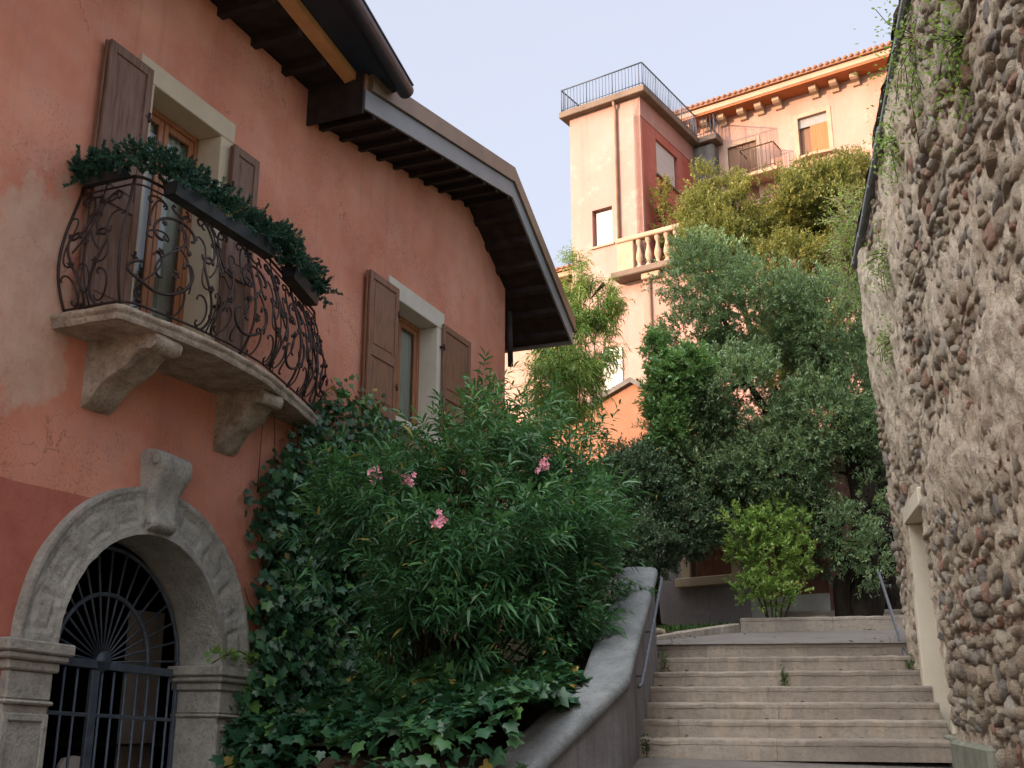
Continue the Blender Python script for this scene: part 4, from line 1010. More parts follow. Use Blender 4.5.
# lower terrace in front of the red wall
lt = thing('garden_terrace', 'sunlit stone balcony terrace with a turned balustrade in front of the red tower wall', 'terrace', TA(-2, 6, 0))
mb = MB(); TA.box(mb, -7, .0, 5, 15.3, -3, .30); mb.build('wall', M['pink'], lt)
mb = MB(); TA.box(mb, -7, 1.05, 15.3, 15.52, -2.5, .62, bev=.03); mb.build('terrace_slab', M['slabedge'], lt)
mb = MB(); TA.box(mb, -.7, -.02, 15.08, 15.3, .3, .5, bev=.03); mb.build('bracket', M['cornice'], lt)
mb = MB(); TA.box(mb, -7, .86, 16.55, 16.72, .24, .56, bev=.03); mb.build('handrail', M['cornice'], lt)
mb = MB(); TA.box(mb, .22, .84, 15.52, 16.55, .28, .52, bev=.02); mb.build('pier', M['cornice'], lt)
def lathe(c, prof, seg=12):
    mb = MB(); th = np.linspace(0, 2 * np.pi, seg + 1); G = np.array([[(c[0] + r * math.cos(t), c[1] + r * math.sin(t), c[2] + z) for t in th] for r, z in prof]); mb.grid(G); return mb
for k in range(12):
    lathe(TA(.05 - .34 * k, 15.52, .40), [(.11, 0), (.11, .08), (.06, .1), (.075, .2), (.12, .36), (.11, .48), (.06, .7), (.05, .82), (.09, .9), (.1, .95), (.1, 1.03)]).build('baluster', M['cornice'], lt)
mb = MB(); mb.tube([TA(-.25, 15.3, .37), TA(-.25, 6, .37)], .06, 8); mb.build('drainpipe', M['copper'], lt)
q = at(613, 362, 33.2); 
mb = MB(); TA.box(mb, 1.0, 1.75, 11.1, 13.05, .01, .06, bev=.01); mb.build('shutter', M['white'], tw)

# wing with the bracketed cornice
WG = Frame(-56, (7.38, 38.0), -1)
wg = thing('villa', 'ochre villa with a bracketed cornice and a half closed orange shutter', 'house', WG(-4, 8, -3))
WB = (-4.90, -3.82, 20.7, 22.35); WA = (-2.18, -1.04, 19.6, 22.0); WC_ = (-8.4, -7.3, 20.7, 22.35)
mb = wall_holes(WG, [(1.4, 6), (1.4, 23.3), (-15, 23.3), (-15, 6)], [WB, WA, WC_], .30)
mb.add([WG(1.4, 6, 0), WG(1.4, 23.3, 0), WG(1.4, 23.3, -9), WG(1.4, 6, -9)], [(0, 1, 2, 3)]); mb.build('wall', M['wing'], wg)
for h in (WB, WA, WC_):
    mb = MB()
    for a, b, c, d in ((h[0] - .16, h[0], h[2], h[3] + .16), (h[1], h[1] + .16, h[2], h[3] + .16), (h[0], h[1], h[3], h[3] + .16)): WG.box(mb, a, b, c, d, -.02, .03, bev=.008)
    so_ = mb.build('window_surround', M['cornice'], wg)
    plate(WG, h[0], h[1], h[2], h[3], -.36, -.32, 'pane', M['glass'], so_)
    m_ = .5 * (h[0] + h[1])
    if h is WB:
        plate(WG, h[0] + .02, h[0] + .66, h[2] + .02, h[3] - .38, -.1, -.05, 'shutter', M['shut_or'], so_); plate(WG, h[0] + .67, h[1] - .02, h[2] + .02, h[3] - .38, -.25, -.2, 'shutter', M['shut_br'], so_)
        plate(WG, h[0], h[1], h[3] - .36, h[3], -.3, -.1, 'roller_box', M['greywall'], so_)
        mb = MB(); mb.prism([WG(h[0] - .25, 20.62, .0), WG(h[0] - .25, 20.62, .18), WG(m_, 20.62, .30), WG(h[1] + .25, 20.62, .18), WG(h[1] + .25, 20.62, 0)], (0, 0, .1)); mb.build('sill', M['cornice'], so_)
    else:
        for a, b in ((h[0] + .01, m_ - .01), (m_ + .01, h[1] - .01)): plate(WG, a, b, h[2] + .02, h[3] - .02, -.12, -.07, 'shutter', M['shut_br'], so_)
bz = 20.3
mb = MB(); WG.box(mb, -3.2, -1.75, bz - .15, bz, 0, .85, bev=.02); bl = mb.build('balcony', M['cornice'], wg)
railing([WG(-1.8, bz, .05), WG(-1.8, bz, .8), WG(-3.1, bz, .8), WG(-3.1, bz, .05)], 1.0, 'railing', M['shut_br'], bl, .14, .012)
plate(WG, -15, 1.5, 23.3, 23.36, -.1, .72, 'soffit', M['soffit'], wg)
plate(WG, -15, 1.54, 23.362, 23.60, .60, .76, 'cornice', M['cornice'], wg, .03)
for u in [.55, -.15, -.85, -1.65, -2.35, -3.05, -4.45, -5.2, -5.95, -7.3, -8.0, -8.7]:
    mb = MB(); pr_ = [(0, 22.93), (.10, 22.95), (.16, 23.04), (.34, 23.08), (.44, 23.14), (.46, 23.298), (0, 23.298)]
    mb.prism([WG(u, z, o) for o, z in pr_], WG.u * -.26); mb.build('corbel', M['cornice'], wg)
mb = MB()
mb.prism([WG(1.6, 23.605, .85), WG(1.6, 23.68, .87), WG(1.6, 25.4, -4.5), WG(1.6, 23.6, -9.5)], WG.u * -16.6)
for k in range(74): u = 1.5 - .22 * k; mb.tube([WG(u, 23.71, .90), WG(u, 24.7, -2.2)], .075, 7)
mb.build('roof', M['rooftile'], wg)
# low annexe left of the tower
an = thing('annexe', 'low sunlit ochre annexe with a tiled eave left of the tall tower', 'house', TA(6, 6, -5))
mb = MB(); TA.box(mb, 2.95, 14, 5, 16.9, -10, -2.4); mb.build('wall', M['wing'], an)
mb = MB(); TA.box(mb, 2.95, 14.3, 17.0, 17.2, -10, -1.9, bev=.02); mb.build('cornice', M['cornice'], an)
for k in range(14):
    mb = MB(); TA.box(mb, 3.1 + .75 * k, 3.32 + .75 * k, 16.72, 16.998, -2.4, -2.05, bev=.03); mb.build('corbel', M['soffit'], an)
mb = MB(); mb.prism([TA(2.95, 17.205, -1.8), TA(2.95, 17.27, -1.8), TA(2.95, 18.6, -6), TA(2.95, 17.2, -10.2)], TA.u * 11.5)
for k in range(50): mb.tube([TA(3.0 + .23 * k, 17.3, -1.76), TA(3.0 + .23 * k, 18.1, -4.2)], .07, 6)
mb.build('roof', M['rooftile'], an)
# garden wall with a pitched coping below the tower
GWp = at(632, 378, 25.5); GW = Frame(-56, GWp[:2], -1); gz = GWp[2]
gw = thing('garden_wall', 'orange plastered garden wall with a dark pitched coping below the tower', 'wall', GW(1.2, 4, -.15))
mb = MB(); mb.prism([GW(2.6, 4, 0), GW(2.6, gz - 1.05, 0), GW(0, gz - .12, 0), GW(-1.0, gz - .75, 0), GW(-4, gz - 2.2, 0), GW(-4, 4, 0)], GW.n * -.3); mb.build('wall', M['lowwall'], gw)
mb = MB()
for a, b in (((2.7, gz - 1.0), (0, gz)), ((0, gz), (-1.0, gz - .64)), ((-1, gz - .64), (-4.1, gz - 2.1))):
    mb.prism([GW(a[0], a[1] - .13, .12), GW(b[0], b[1] - .13, .12), GW(b[0], b[1], .12), GW(a[0], a[1], .12)], GW.n * -.55)
mb.build('coping', M['greystone'], gw)

# low house with a shuttered window behind the landing
LP = at(692, 582, 17.6); LH = Frame(-50, LP[:2], -1); lz = LP[2]
lh = thing('low_house', 'low grey and faded red house with a brown shuttered window behind the bright green shrub', 'house', LH(0, 2.4, -2))
hl = (-.74, .0, lz + .06, lz + 1.35)
mb = wall_holes(LH, [(1.6, 2), (1.6, lz + 1.7), (-1.05, lz + 1.7), (-1.05, 2)], [hl], .2); mb.add([LH(1.6, 2, 0), LH(1.6, lz + 1.7, 0), LH(1.6, lz + 1.7, -4), LH(1.6, 2, -4)], [(0, 1, 2, 3)]); mb.build('wall', M['greywall'], lh)
plate(LH, -2.3, -1.05, 2, lz + 1.7, -4, .012, 'side_wall', M['brickred'], lh)
plate(LH, -2.3, -1.05, 2, lz - .32, .0, .05, 'plinth', M['pale'], lh)
mb = MB(); LH.box(mb, 1.8, -2.4, lz + 1.7, lz + 1.82, -4.2, .4); mb.build('roof', M['rooftile'], lh)
mb = MB()
for a, b, c, d in ((hl[0] - .17, hl[0], hl[2], hl[3] + .15), (hl[1], hl[1] + .17, hl[2], hl[3] + .15), (hl[0], hl[1], hl[3], hl[3] + .15)): LH.box(mb, a, b, c, d, -.02, .05, bev=.01)
s_ = mb.build('window_surround', M['lintel'], lh)
plate(LH, hl[0], hl[1], hl[2], hl[3], -.14, -.09, 'shutter', M['wood'], s_)
plate(LH, hl[0] - .24, hl[1] + .24, lz - .09, lz + .06, -.05, .14, 'sill', M['lintel'], s_, .015)

# ------------------------------------------------------------------ foliage helpers
def unit(v): return v / (np.linalg.norm(v, axis=-1, keepdims=True) + 1e-9)
def leaves(name, base, d, L, wdt, mat, parent, A, curl=.15, kind='lance', seed=0):
    """base (n,3) points, d (n,3) leaf axes"""
    r_ = np.random.default_rng(seed); n = len(base); d = unit(d); A = np.where(r_.random(n) < (.012 if mat not in (M['yellow'], M['grass']) else 0), 1.0, np.minimum(A, .97))
    L = np.broadcast_to(L, (n,))[:, None]; wdt = np.broadcast_to(wdt, (n,))[:, None]
    s = np.cross(d, np.array([0, 0, 1.0]) + r_.normal(0, .45, (n, 3))); s = unit(s); nn = np.cross(s, d)
    if kind == 'lance':      # 6-vertex long leaf bending down
        g = np.array([0, 0, -1.0]) * L * curl
        V = np.stack([base, base + d * L * .35 + s * wdt * .5 + g * .1, base + d * L * .35 - s * wdt * .5 + g * .1,
                      base + d * L * .7 + s * wdt * .38 + g * .5, base + d * L * .7 - s * wdt * .38 + g * .5, base + d * L + g], 1)
        Q = np.array([[0, 2, 1, 0], [1, 2, 4, 3], [3, 4, 5, 3]])
        Vf = V.reshape(-1, 3); b = (np.arange(n) * 6)[:, None]
        T = np.concatenate([b + np.array([[0, 2, 1]]), b + np.array([[1, 2, 4]]), b + np.array([[1, 4, 3]]), b + np.array([[3, 4, 5]])])
        return fast_mesh(name, Vf, T, mat, parent, np.repeat(A, 6))
    if kind == 'diamond':    # small folded leaf
        V = np.stack([base, base + d * L * .5 + s * wdt * .5 + nn * wdt * .15, base + d * L, base + d * L * .5 - s * wdt * .5 + nn * wdt * .15], 1)
        return fast_mesh(name, V.reshape(-1, 3), np.arange(n * 4).reshape(-1, 4), mat, parent, np.repeat(A, 4))
    if kind == 'ivy':        # five-lobed leaf
        out = np.array([(0, 0), (.22, -.16), (.5, -.02), (.40, .22), (.56, .52), (.24, .58), (0, 1.0), (-.24, .58), (-.56, .52), (-.40, .22), (-.5, -.02), (-.22, -.16)])
        m = len(out); V = np.zeros((n, m, 3))
        for k, (x, y) in enumerate(out):
            V[:, k] = base + d * L * y + s * L * x - nn * L * (.22 * x * x + .10 * y * y)
        V = np.concatenate([V, (base + d * L * .3 + nn * L * .03)[:, None]], 1); b = (np.arange(n) * (m + 1))[:, None]
        T = np.concatenate([b + np.array([[k, (k + 1) % m, m]]) for k in range(m)])
        return fast_mesh(name, V.reshape(-1, 3), T, mat, parent, np.repeat(A, m + 1))

def blob_points(blobs, n, seed, shell=.55, lump=1.6, cut=.36):
    """points in a set of ellipsoids, denser near their skins, thinned by noise so that clumps and gaps appear"""
    r_ = np.random.default_rng(seed); C_ = np.array([b[0] for b in blobs]); Rr = np.array([b[1] for b in blobs])
    wgt = Rr.prod(1) ** .75; wgt /= wgt.sum(); P, O = [], []
    need = n
    while need > 0:
        k = r_.choice(len(blobs), need * 2, p=wgt); v = unit(r_.normal(0, 1, (need * 2, 3))); rad = (1 - (1 - shell) * r_.random(need * 2) ** 1.5)
        rad *= 1 + .10 * r_.normal(0, 1, need * 2)
        p = C_[k] + v * Rr[k] * rad[:, None]; ok = vnoise(p * lump, seed) + .25 * vnoise(p * lump * 2.7, seed + 1) > cut + .12
        p, v = p[ok][:need], v[ok][:need]; P.append(p); O.append(v); need -= len(p)
    return np.concatenate(P), np.concatenate(O)

def twigs_to_leaves(P, O, per, tl, up, spread, seed, jitter=.35):
    """for each twig: axis outwards and up; leaves alternate along it"""
    r_ = np.random.default_rng(seed); n = len(P)
    ax = unit(O * spread + np.array([0, 0, up]) + r_.normal(0, jitter, (n, 3))); ln = tl * r_.uniform(.6, 1.25, n)
    t = (np.arange(per) + .5) / per; t = t[None] + r_.normal(0, .3 / per, (n, per)); base = P[:, None] + ax[:, None] * (ln[:, None] * t)[..., None]
    sd = unit(np.cross(np.repeat(ax[:, None], per, 1), r_.normal(0, 1, (n, per, 3)))); d = sd * .8 + ax[:, None] * .65
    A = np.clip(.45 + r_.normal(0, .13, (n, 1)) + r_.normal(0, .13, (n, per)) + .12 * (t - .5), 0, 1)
    return base.reshape(-1, 3), d.reshape(-1, 3), A.reshape(-1), ax, ln

def twig_mesh(name, P, ax, ln, r, mat, parent):
    n = len(P); s = unit(np.cross(ax, np.array([.3, .2, 1.0]))); s2 = np.cross(ax, s); V = []
    for t, k in ((0, 1.0), (1, .4)):
        for a in (0, 2.094, 4.188): V.append(P + ax * (ln * t)[:, None] + (s * math.cos(a) + s2 * math.sin(a)) * r * k)
    V = np.stack(V, 1).reshape(-1, 3); b = (np.arange(n) * 6)[:, None]
    Q = np.concatenate([b + np.array([[k, (k + 1) % 3, 3 + (k + 1) % 3, 3 + k]]) for k in range(3)])
    return fast_mesh(name, V, Q, mat, parent, np.full(len(V), .5))

def limb(pts, r0, r1, n=14, wob=.05, seed=0):
    P = smooth_path(np.array(pts, float), n)
    for _ in range(3): P[1:-1] = (P[:-2] + 2 * P[1:-1] + P[2:]) / 4
    P += wob * (np.stack([vnoise(P * 2.2, seed + k) for k in range(3)], -1) - .5); rr = np.linspace(r0, r1, n) * (1 + .25 * (vnoise(P * 5, seed + 7) - .5))
    return P, rr
def wood(mb, pts, r0, r1, seg=9, **k):
    P, rr = limb(pts, r0, r1, **k); mb.tube(P, rr, seg); return P

def crown_tree(name, label, cat, root, blobs, n, per, tl, L, wdt, mat, limbs, up=.5, spread=1.0, seed=1, cut=.36, lump=1.6, kind='diamond', curl=.1, group=None, bmat='bark', shell=.5, jitter=.4):
    o = thing(name, label, cat, root, group)
    mb = MB()
    for i, (pts, r0, r1) in enumerate(limbs): wood(mb, pts, r0, r1, n=26, wob=.22 if r0 > .1 else .08, seed=seed + i)
    # limbs into every clump
    end = np.array(limbs[0][0][-1])
    for i, b in enumerate(blobs):
        s_ = min((np.array(l[0][k]) for l in limbs for k in range(1, len(l[0]))), key=lambda q: np.linalg.norm(q - b[0])); wood(mb, [s_, .5 * (s_ + b[0]) + np.array([0, 0, .1]), b[0] + np.array([0, 0, .3 * b[1][2]])], .05, .012, 6, n=8, seed=seed + 30 + i)
    mb.build('trunk', M[bmat], o)
    P, O = blob_points(blobs, n, seed, shell, lump, cut)
    b_, d_, A, ax, ln = twigs_to_leaves(P, O, per, tl, up, spread, seed + 2, jitter)
    r2 = np.random.default_rng(seed + 5); k = len(b_)
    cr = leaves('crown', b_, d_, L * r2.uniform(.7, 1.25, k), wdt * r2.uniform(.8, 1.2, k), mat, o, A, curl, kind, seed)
    twig_mesh('twigs', P, ax, ln, .004, M[bmat], cr)  # bare twig stems carrying the crown leaves
    return o
def B(x, y, Y, rx, ry, rz): return (at(x, y, Y), np.array([rx, ry, rz]))

# ------------------------------------------------------------------ climbing ivy on the house wall
def ivy_wall():
    r_ = np.random.default_rng(21); n = 11500; u = r_.uniform(9.3, 13.4, n); z = r_.uniform(1.0, 5.5, n)
    top = np.interp(u, [9.4, 9.8, 10.3, 10.9, 11.6, 12.4, 13.4], [3.9, 4.25, 4.7, 5.3, 5.25, 5.0, 4.6]); left = np.interp(z, [1, 1.9, 2.2, 3.0, 3.8, 4.4], [9.25, 9.45, 9.55, 9.62, 9.42, 9.75])
    e = .30 * (vnoise(np.stack([u * 2.2, z * 2.2, u * 0], -1), 2) - .5) + .12 * r_.normal(0, 1, n)
    ok = (z < top + e) & (u > left + e * .8) & (vnoise(np.stack([u * 3, z * 3, u * 0], -1), 3) > .14)
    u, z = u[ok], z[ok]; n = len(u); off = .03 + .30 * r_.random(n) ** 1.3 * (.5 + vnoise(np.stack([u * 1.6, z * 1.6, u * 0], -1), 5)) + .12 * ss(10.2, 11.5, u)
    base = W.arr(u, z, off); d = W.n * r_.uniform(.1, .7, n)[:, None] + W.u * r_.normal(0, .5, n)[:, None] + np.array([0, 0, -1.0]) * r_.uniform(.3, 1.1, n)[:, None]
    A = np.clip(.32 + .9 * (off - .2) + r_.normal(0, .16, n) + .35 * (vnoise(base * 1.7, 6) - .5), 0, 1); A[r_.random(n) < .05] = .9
    o = thing('climbing_ivy', 'dark glossy ivy climbing the terracotta wall right of the arched gateway', 'climbing plant', W(10.3, .9, .1))
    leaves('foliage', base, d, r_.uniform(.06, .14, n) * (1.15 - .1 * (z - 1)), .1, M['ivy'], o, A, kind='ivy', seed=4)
    mb = MB()
    for k in range(26):
        a = r_.uniform(9.7, 12.6); P = [W(a + .25 * math.sin(k + t * 3) * t, 1.0 + t * (2.9 + 1.2 * r_.random()), .03 + .05 * r_.random()) for t in np.linspace(0, 1, 9)]; mb.tube(P, np.linspace(.016, .004, 9), 5)
    # thin runners reaching onto the arch
    for q in ([(9.6, 2.05), (9.35, 2.12), (9.1, 2.06), (8.95, 1.99)], [(9.6, 2.5), (9.45, 2.6), (9.36, 2.75)]): mb.tube([W(a, b, .14) for a, b in q], .006, 5)
    mb.build('stems', M['stem'], o)
    k = 46; t = r_.random(k); u = 9.6 - .75 * t; z = 2.03 + .14 * r_.random(k) - .05 * t; bs = W.arr(u, z, .1 + .1 * r_.random(k))
    dd = W.n * .6 + r_.normal(0, .6, (k, 3)); leaves('runner_foliage', bs, dd, r_.uniform(.04, .085, k), .1, M['bright'], o, r_.uniform(.1, .45, k), kind='ivy', seed=6)
ivy_wall()
# shoots of climber left of the gable corner
def wall_shoots():
    r_ = np.random.default_rng(22); BB, DD, AA = [], [], []
    o = thing('wall_climber', 'thin leafy climber shoots rising up the terracotta wall beside the second window', 'climbing plant', W(15.4, 4.2, .1)); mb = MB()
    for k in range(16):
        a = r_.uniform(14.7, 16.4); h = r_.uniform(5.6, 6.9) if a < 15.9 else r_.uniform(5.5, 6.4); P = W.arr(a + .08 * np.sin(np.linspace(0, 5, 14) + k), np.linspace(4.2, h, 14), .06 + .05 * np.linspace(0, 1, 14)); mb.tube(P, np.linspace(.008, .003, 14), 4)
        m = 85; t = r_.random(m); bs = P[(t * 13).astype(int)] + r_.normal(0, .05, (m, 3)) * (1.15 - t)[:, None]; BB.append(bs); DD.append(r_.normal(0, .6, (m, 3)) + W.n * .5 + np.array([0, 0, .3])); AA.append(np.clip(.4 + r_.normal(0, .2, m), 0, 1))
    mb.build('stems', M['stem'], o); bs = np.concatenate(BB); leaves('foliage', bs, np.concatenate(DD), r_.uniform(.05, .10, len(bs)), .035, M['bamboo'], o, np.concatenate(AA) * .7, .1, 'diamond', 3)
wall_shoots()

# ground ivy covering the bed
def ground_ivy():
    r_ = np.random.default_rng(23); n = 5200; s = r_.random(n); t = r_.random(n) ** .9
    a = np.array([-2.75, 10.6]); b = np.array([.02, 7.75]); c = np.array([.62, 9.2]); d = np.array([-2.3, 12.2])
    q = (a + (b - a) * s[:, None]) * (1 - t[:, None]) + (d + (c - d) * s[:, None]) * t[:, None]
    hump = .15 + .30 * vnoise(np.stack([q[:, 0] * 1.8, q[:, 1] * 1.8, q[:, 0] * 0], -1), 3) + .62 * t * np.sin(np.pi * np.clip(s * .93, 0, 1)) 
    z = 1.02 + hump - .75 * (t < .10) * r_.random(n) + .12 * s * t
    z += .16 * ss(.6, 1.0, s) 
    base = np.stack([q[:, 0], q[:, 1], z + .06 * r_.random(n)], -1); dd = np.stack([r_.normal(.1, .7, n), r_.normal(-.9, .5, n), r_.normal(-.25, .45, n)], -1)
    A = np.clip(.30 + r_.normal(0, .17, n) + .5 * (vnoise(base * 1.5, 8) - .5), 0, 1); A[r_.random(n) < .03] = .95
    o = leaves('ground_ivy', base, dd, r_.uniform(.075, .15, n), .1, M['ivy'], None, A, kind='ivy', seed=5); tag(o, kind='stuff')
ground_ivy()

# ------------------------------------------------------------------ oleander
def oleander(label, blobs, n, seed, L=.20, mat='ole', flowers=(), rootp=(0, 0, 0), per=21):
    o = thing('oleander', label, 'shrub', rootp, 'oleander shrubs behind the parapet')
    P, O = blob_points(blobs, n, seed, .35, 1.5, .30)
    r_ = np.random.default_rng(seed); n = len(P); ax = unit(O * np.array([.8, .8, .35]) + np.array([0, 0, .75]) + r_.normal(0, .28, (n, 3))); ln = r_.uniform(.22, .42, n)
    per_ = per; t = (np.arange(per_) // 3) / (per_ / 3) ; t = np.repeat(t[None], n, 0) + r_.normal(0, .02, (n, per_)); base = P[:, None] + ax[:, None] * (ln[:, None] * t)[..., None]
    s1 = unit(np.cross(ax, r_.normal(0, 1, (n, 3)))); s2 = np.cross(ax, s1); ph = np.arange(per_) * 2.094 + (np.arange(per_) // 3) * .7; ph = ph[None] + r_.uniform(0, 6, (n, 1)) + r_.normal(0, .25, (n, per_))
    sd = s1[:, None] * np.cos(ph)[..., None] + s2[:, None] * np.sin(ph)[..., None]; op = 1.35 - 1.0 * t; d = sd * op[..., None] + ax[:, None] * (.55 + .5 * t)[..., None]
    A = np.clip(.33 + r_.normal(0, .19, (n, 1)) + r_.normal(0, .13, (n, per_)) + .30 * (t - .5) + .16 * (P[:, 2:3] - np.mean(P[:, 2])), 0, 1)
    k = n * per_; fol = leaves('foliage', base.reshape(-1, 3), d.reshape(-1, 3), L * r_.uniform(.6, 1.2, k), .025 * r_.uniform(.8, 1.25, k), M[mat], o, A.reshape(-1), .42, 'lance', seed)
    mb = MB()
    rootp = np.array(rootp)
    for i in range(0, n, 7): wood(mb, [rootp + r_.normal(0, .22, 3) * np.array([1, 1, 0]), rootp * .4 + P[i] * .6 + np.array([0, 0, .12]), P[i] + ax[i] * ln[i] * .5], .014, .005, 5, n=7, seed=i)
    mb.build('stems', M['stem'], o)
    for c, m_ in flowers:
        f = MB(); c = np.array(c)
        for _ in range(m_):
            q = c + r_.normal(0, .038, 3); f.tube([c + np.array([0, .03, -.02]), q], .003, 4); nrm = unit(np.array([r_.normal(0, .5), -1.0, r_.normal(-.1, .5)])); s_ = unit(np.cross(nrm, (0, 0, 1.0))); v_ = np.cross(s_, nrm)
            for p in range(5):
                a = 2 * math.pi * p / 5 + r_.random(); e = s_ * math.cos(a) + v_ * math.sin(a); e2 = -s_ * math.sin(a) + v_ * math.cos(a); rr = .030
                f.add([q, q + e * rr * .55 + e2 * rr * .36 + nrm * .008, q + e * rr * 1.0 + e2 * rr * .2 + nrm * .012, q + e * rr * 1.0 - e2 * rr * .22 + nrm * .012, q + e * rr * .55 - e2 * rr * .36 + nrm * .008], [(0, 1, 2, 3, 4)])
        f.build('flower_cluster', M['petal'], o)
ob = [B(420, 525, 10.7, .85, .8, .68), B(485, 480, 11.2, .8, .8, .75), B(548, 490, 11.3, .55, .7, .55), B(395, 555, 10.1, .75, .7, .75), B(460, 560, 9.9, .9, .7, .85), B(540, 560, 10.4, .65, .7, .8), B(430, 630, 9.6, .7, .5, .5), B(478, 430, 12.0, .4, .5, .45), B(520, 440, 12.3, .45, .5, .4), B(355, 500, 10.9, .4, .5, .5)]
oleander('large dark green oleander with a few pink flowers in front of the house', ob, 1050, 41,
         flowers=[(at(375, 473, 9.72), 20), (at(407, 479, 9.7), 9), (at(545, 465, 10.35), 16), (at(440, 520, 9.0), 8)], rootp=(-.7, 10.8, 1.4))
oleander('smaller dark leafed oleander hanging over the coping of the grey stair parapet', [B(568, 590, 10.3, .42, .5, .62), B(585, 540, 11.2, .42, .5, .6), B(548, 640, 9.8, .34, .3, .34), B(592, 480, 11.8, .35, .4, .6), B(596, 610, 11.0, .16, .3, .4)], 400, 42, .11, 'ole', rootp=(.35, 10.7, 1.8), flowers=[(at(797 - 390, 479, 9.7), 1)])

# ------------------------------------------------------------------ trees
g0 = np.array([4.75, 15.6, 2.75])
crown_tree('olive_tree', 'large grey green olive tree with a leaning branched trunk at the top of the stairs', 'tree', g0,
    [B(700, 275, 17, .75, .8, .6), B(760, 315, 16.6, .95, 1, .75), B(825, 335, 16.2, .7, .8, .9), B(690, 340, 17, .55, .7, .5), B(745, 400, 16, 1.05, 1, .75), B(735, 385, 15.6, .5, .5, .45), B(820, 430, 15.8, .75, .8, .75), B(690, 420, 16.4, .6, .7, .55), B(770, 470, 15.6, .8, .7, .5), B(700, 480, 16, .7, .7, .5), B(850, 390, 16.2, .45, .6, .8), B(835, 480, 15.8, .45, .5, .4), B(868, 505, 15.2, .25, .25, .45), B(812, 508, 15.4, .38, .3, .28), B(846, 535, 15.0, .22, .2, .42), B(872, 560, 14.9, .18, .18, .4), B(880, 440, 15.3, .3, .3, .5)],
    9500, 16, .22, .07, .022, M['olive'], [([g0 - (0, 0, .4), at(868, 540, 15.6), at(858, 480, 15.6), at(842, 410, 15.9), at(820, 350, 16.2)], .22, .08), ([g0 + (.22, .1, -.4), at(882, 560, 15.7), at(876, 500, 15.5), at(850, 430, 15.8)], .15, .06), ([g0 + (-.2, -.05, -.3), at(850, 570, 15.4), at(862, 500, 15.3), at(866, 430, 15.6)], .13, .06), ([at(858, 575, 15.5), at(830, 525, 15.3), at(800, 488, 15.4), at(775, 440, 15.6), at(750, 380, 16)], .11, .045), ([at(868, 560, 15.8), at(880, 500, 15.9), at(872, 430, 16.2)], .22, .08)], .25, .9, 51, .40, 1.7)
g1 = at(655, 590, 16.2)
crown_tree('holm_oak', 'low dense dark evergreen tree beside the parapet end, shading the low house', 'tree', g1,
    [B(640, 490, 15.6, .55, .6, .55), B(690, 520, 15.6, .5, .5, .48), B(625, 540, 14.8, .36, .5, .45), B(662, 462, 16, .4, .5, .35), B(720, 495, 15.8, .5, .5, .35), B(655, 555, 15.2, .36, .4, .3), B(612, 490, 15.2, .3, .5, .6)],
    5200, 16, .17, .058, .022, M['darkolive'], [([g1 - (0, 0, .6), at(650, 560, 16.0), at(655, 510, 15.8), at(650, 470, 15.8)], .10, .04), ([at(655, 540, 15.9), at(690, 510, 15.8), at(720, 490, 15.8)], .05, .02)], .3, .9, 52, .33, 2.0)
g2 = np.array([5.6, 21.5, 5.4])
crown_tree('privet_tree', 'bright yellow green sunlit tree rising behind the olive below the villa windows', 'tree', g2,
    [B(770, 225, 21.5, 1.15, 1.1, .85), B(715, 250, 21, .75, .9, .75), B(825, 215, 21.5, .95, 1, .85), B(850, 265, 21, .6, .8, .8), B(790, 275, 20.5, .95, .9, .7), B(738, 200, 21.6, .6, .6, .5), B(775, 205, 21.0, .85, .8, .55), B(705, 215, 21.2, .45, .6, .5), B(815, 190, 21.4, .7, .7, .5), B(700, 185, 22, .3, .4, .35), B(850, 180, 21.8, .5, .6, .45), B(700, 215, 21.6, .35, .5, .5), B(800, 350, 20.5, .9, .8, .9)],
    9500, 15, .26, .08, .03, M['yellow'], [([g2 - (0, 0, .5), g2 + (0, 0, 2), at(780, 300, 21.5), at(775, 240, 21.5)], .2, .05), ([g2 + (0, 0, 1.5), at(830, 270, 21.3), at(840, 220, 21.5)], .1, .03), ([g2 + (0, 0, 1.5), at(730, 270, 21.2), at(720, 230, 21.2)], .1, .03)], .7, .8, 53, .38, 1.5)
g3 = np.array([2.0, 15.9, 2.5])
crown_tree('laurel', 'fresh green leafy climber bush below the tower drainpipe, left of the olive crown', 'shrub', g3,
    [B(668, 395, 15.7, .30, .3, .5), B(690, 372, 15.6, .3, .3, .35), B(664, 430, 15.6, .28, .3, .35), B(655, 350, 15.9, .14, .2, .25)], 1000, 13, .18, .08, .036, M['laurel'], [([g3, at(668, 480, 15.8), at(668, 410, 15.7)], .05, .02)], .5, .9, 54, .36, 2.0, bmat='stem')
g4 = np.array([1.05, 20.3, 2.6])
crown_tree('bamboo', 'feathery yellow green bamboo lit by the sun between the gable and the tower', 'bamboo', g4,
    [B(575, 345, 20.3, .72, .6, .7), B(565, 385, 19.8, .65, .6, .5), B(592, 305, 20.8, .45, .4, .5), B(570, 285, 20.6, .26, .4, .55), B(560, 420, 19.5, .4, .5, .5), B(610, 318, 20.7, .2, .3, .3)],
    1700, 13, .32, .14, .02, M['bamboo'], [([g4 + (.05 * k, 0, 0), at(560 + 8 * k, 400, 20.2), at(556 + 10 * k, 330, 20.3), at(560 + 11 * k, 268 + 8 * abs(k - 2), 20.5)], .02, .006) for k in range(5)], .25, .9, 55, .40, 1.9, 'lance', .5, bmat='stem', jitter=.5)
g5 = at(776, 618, 15.0)
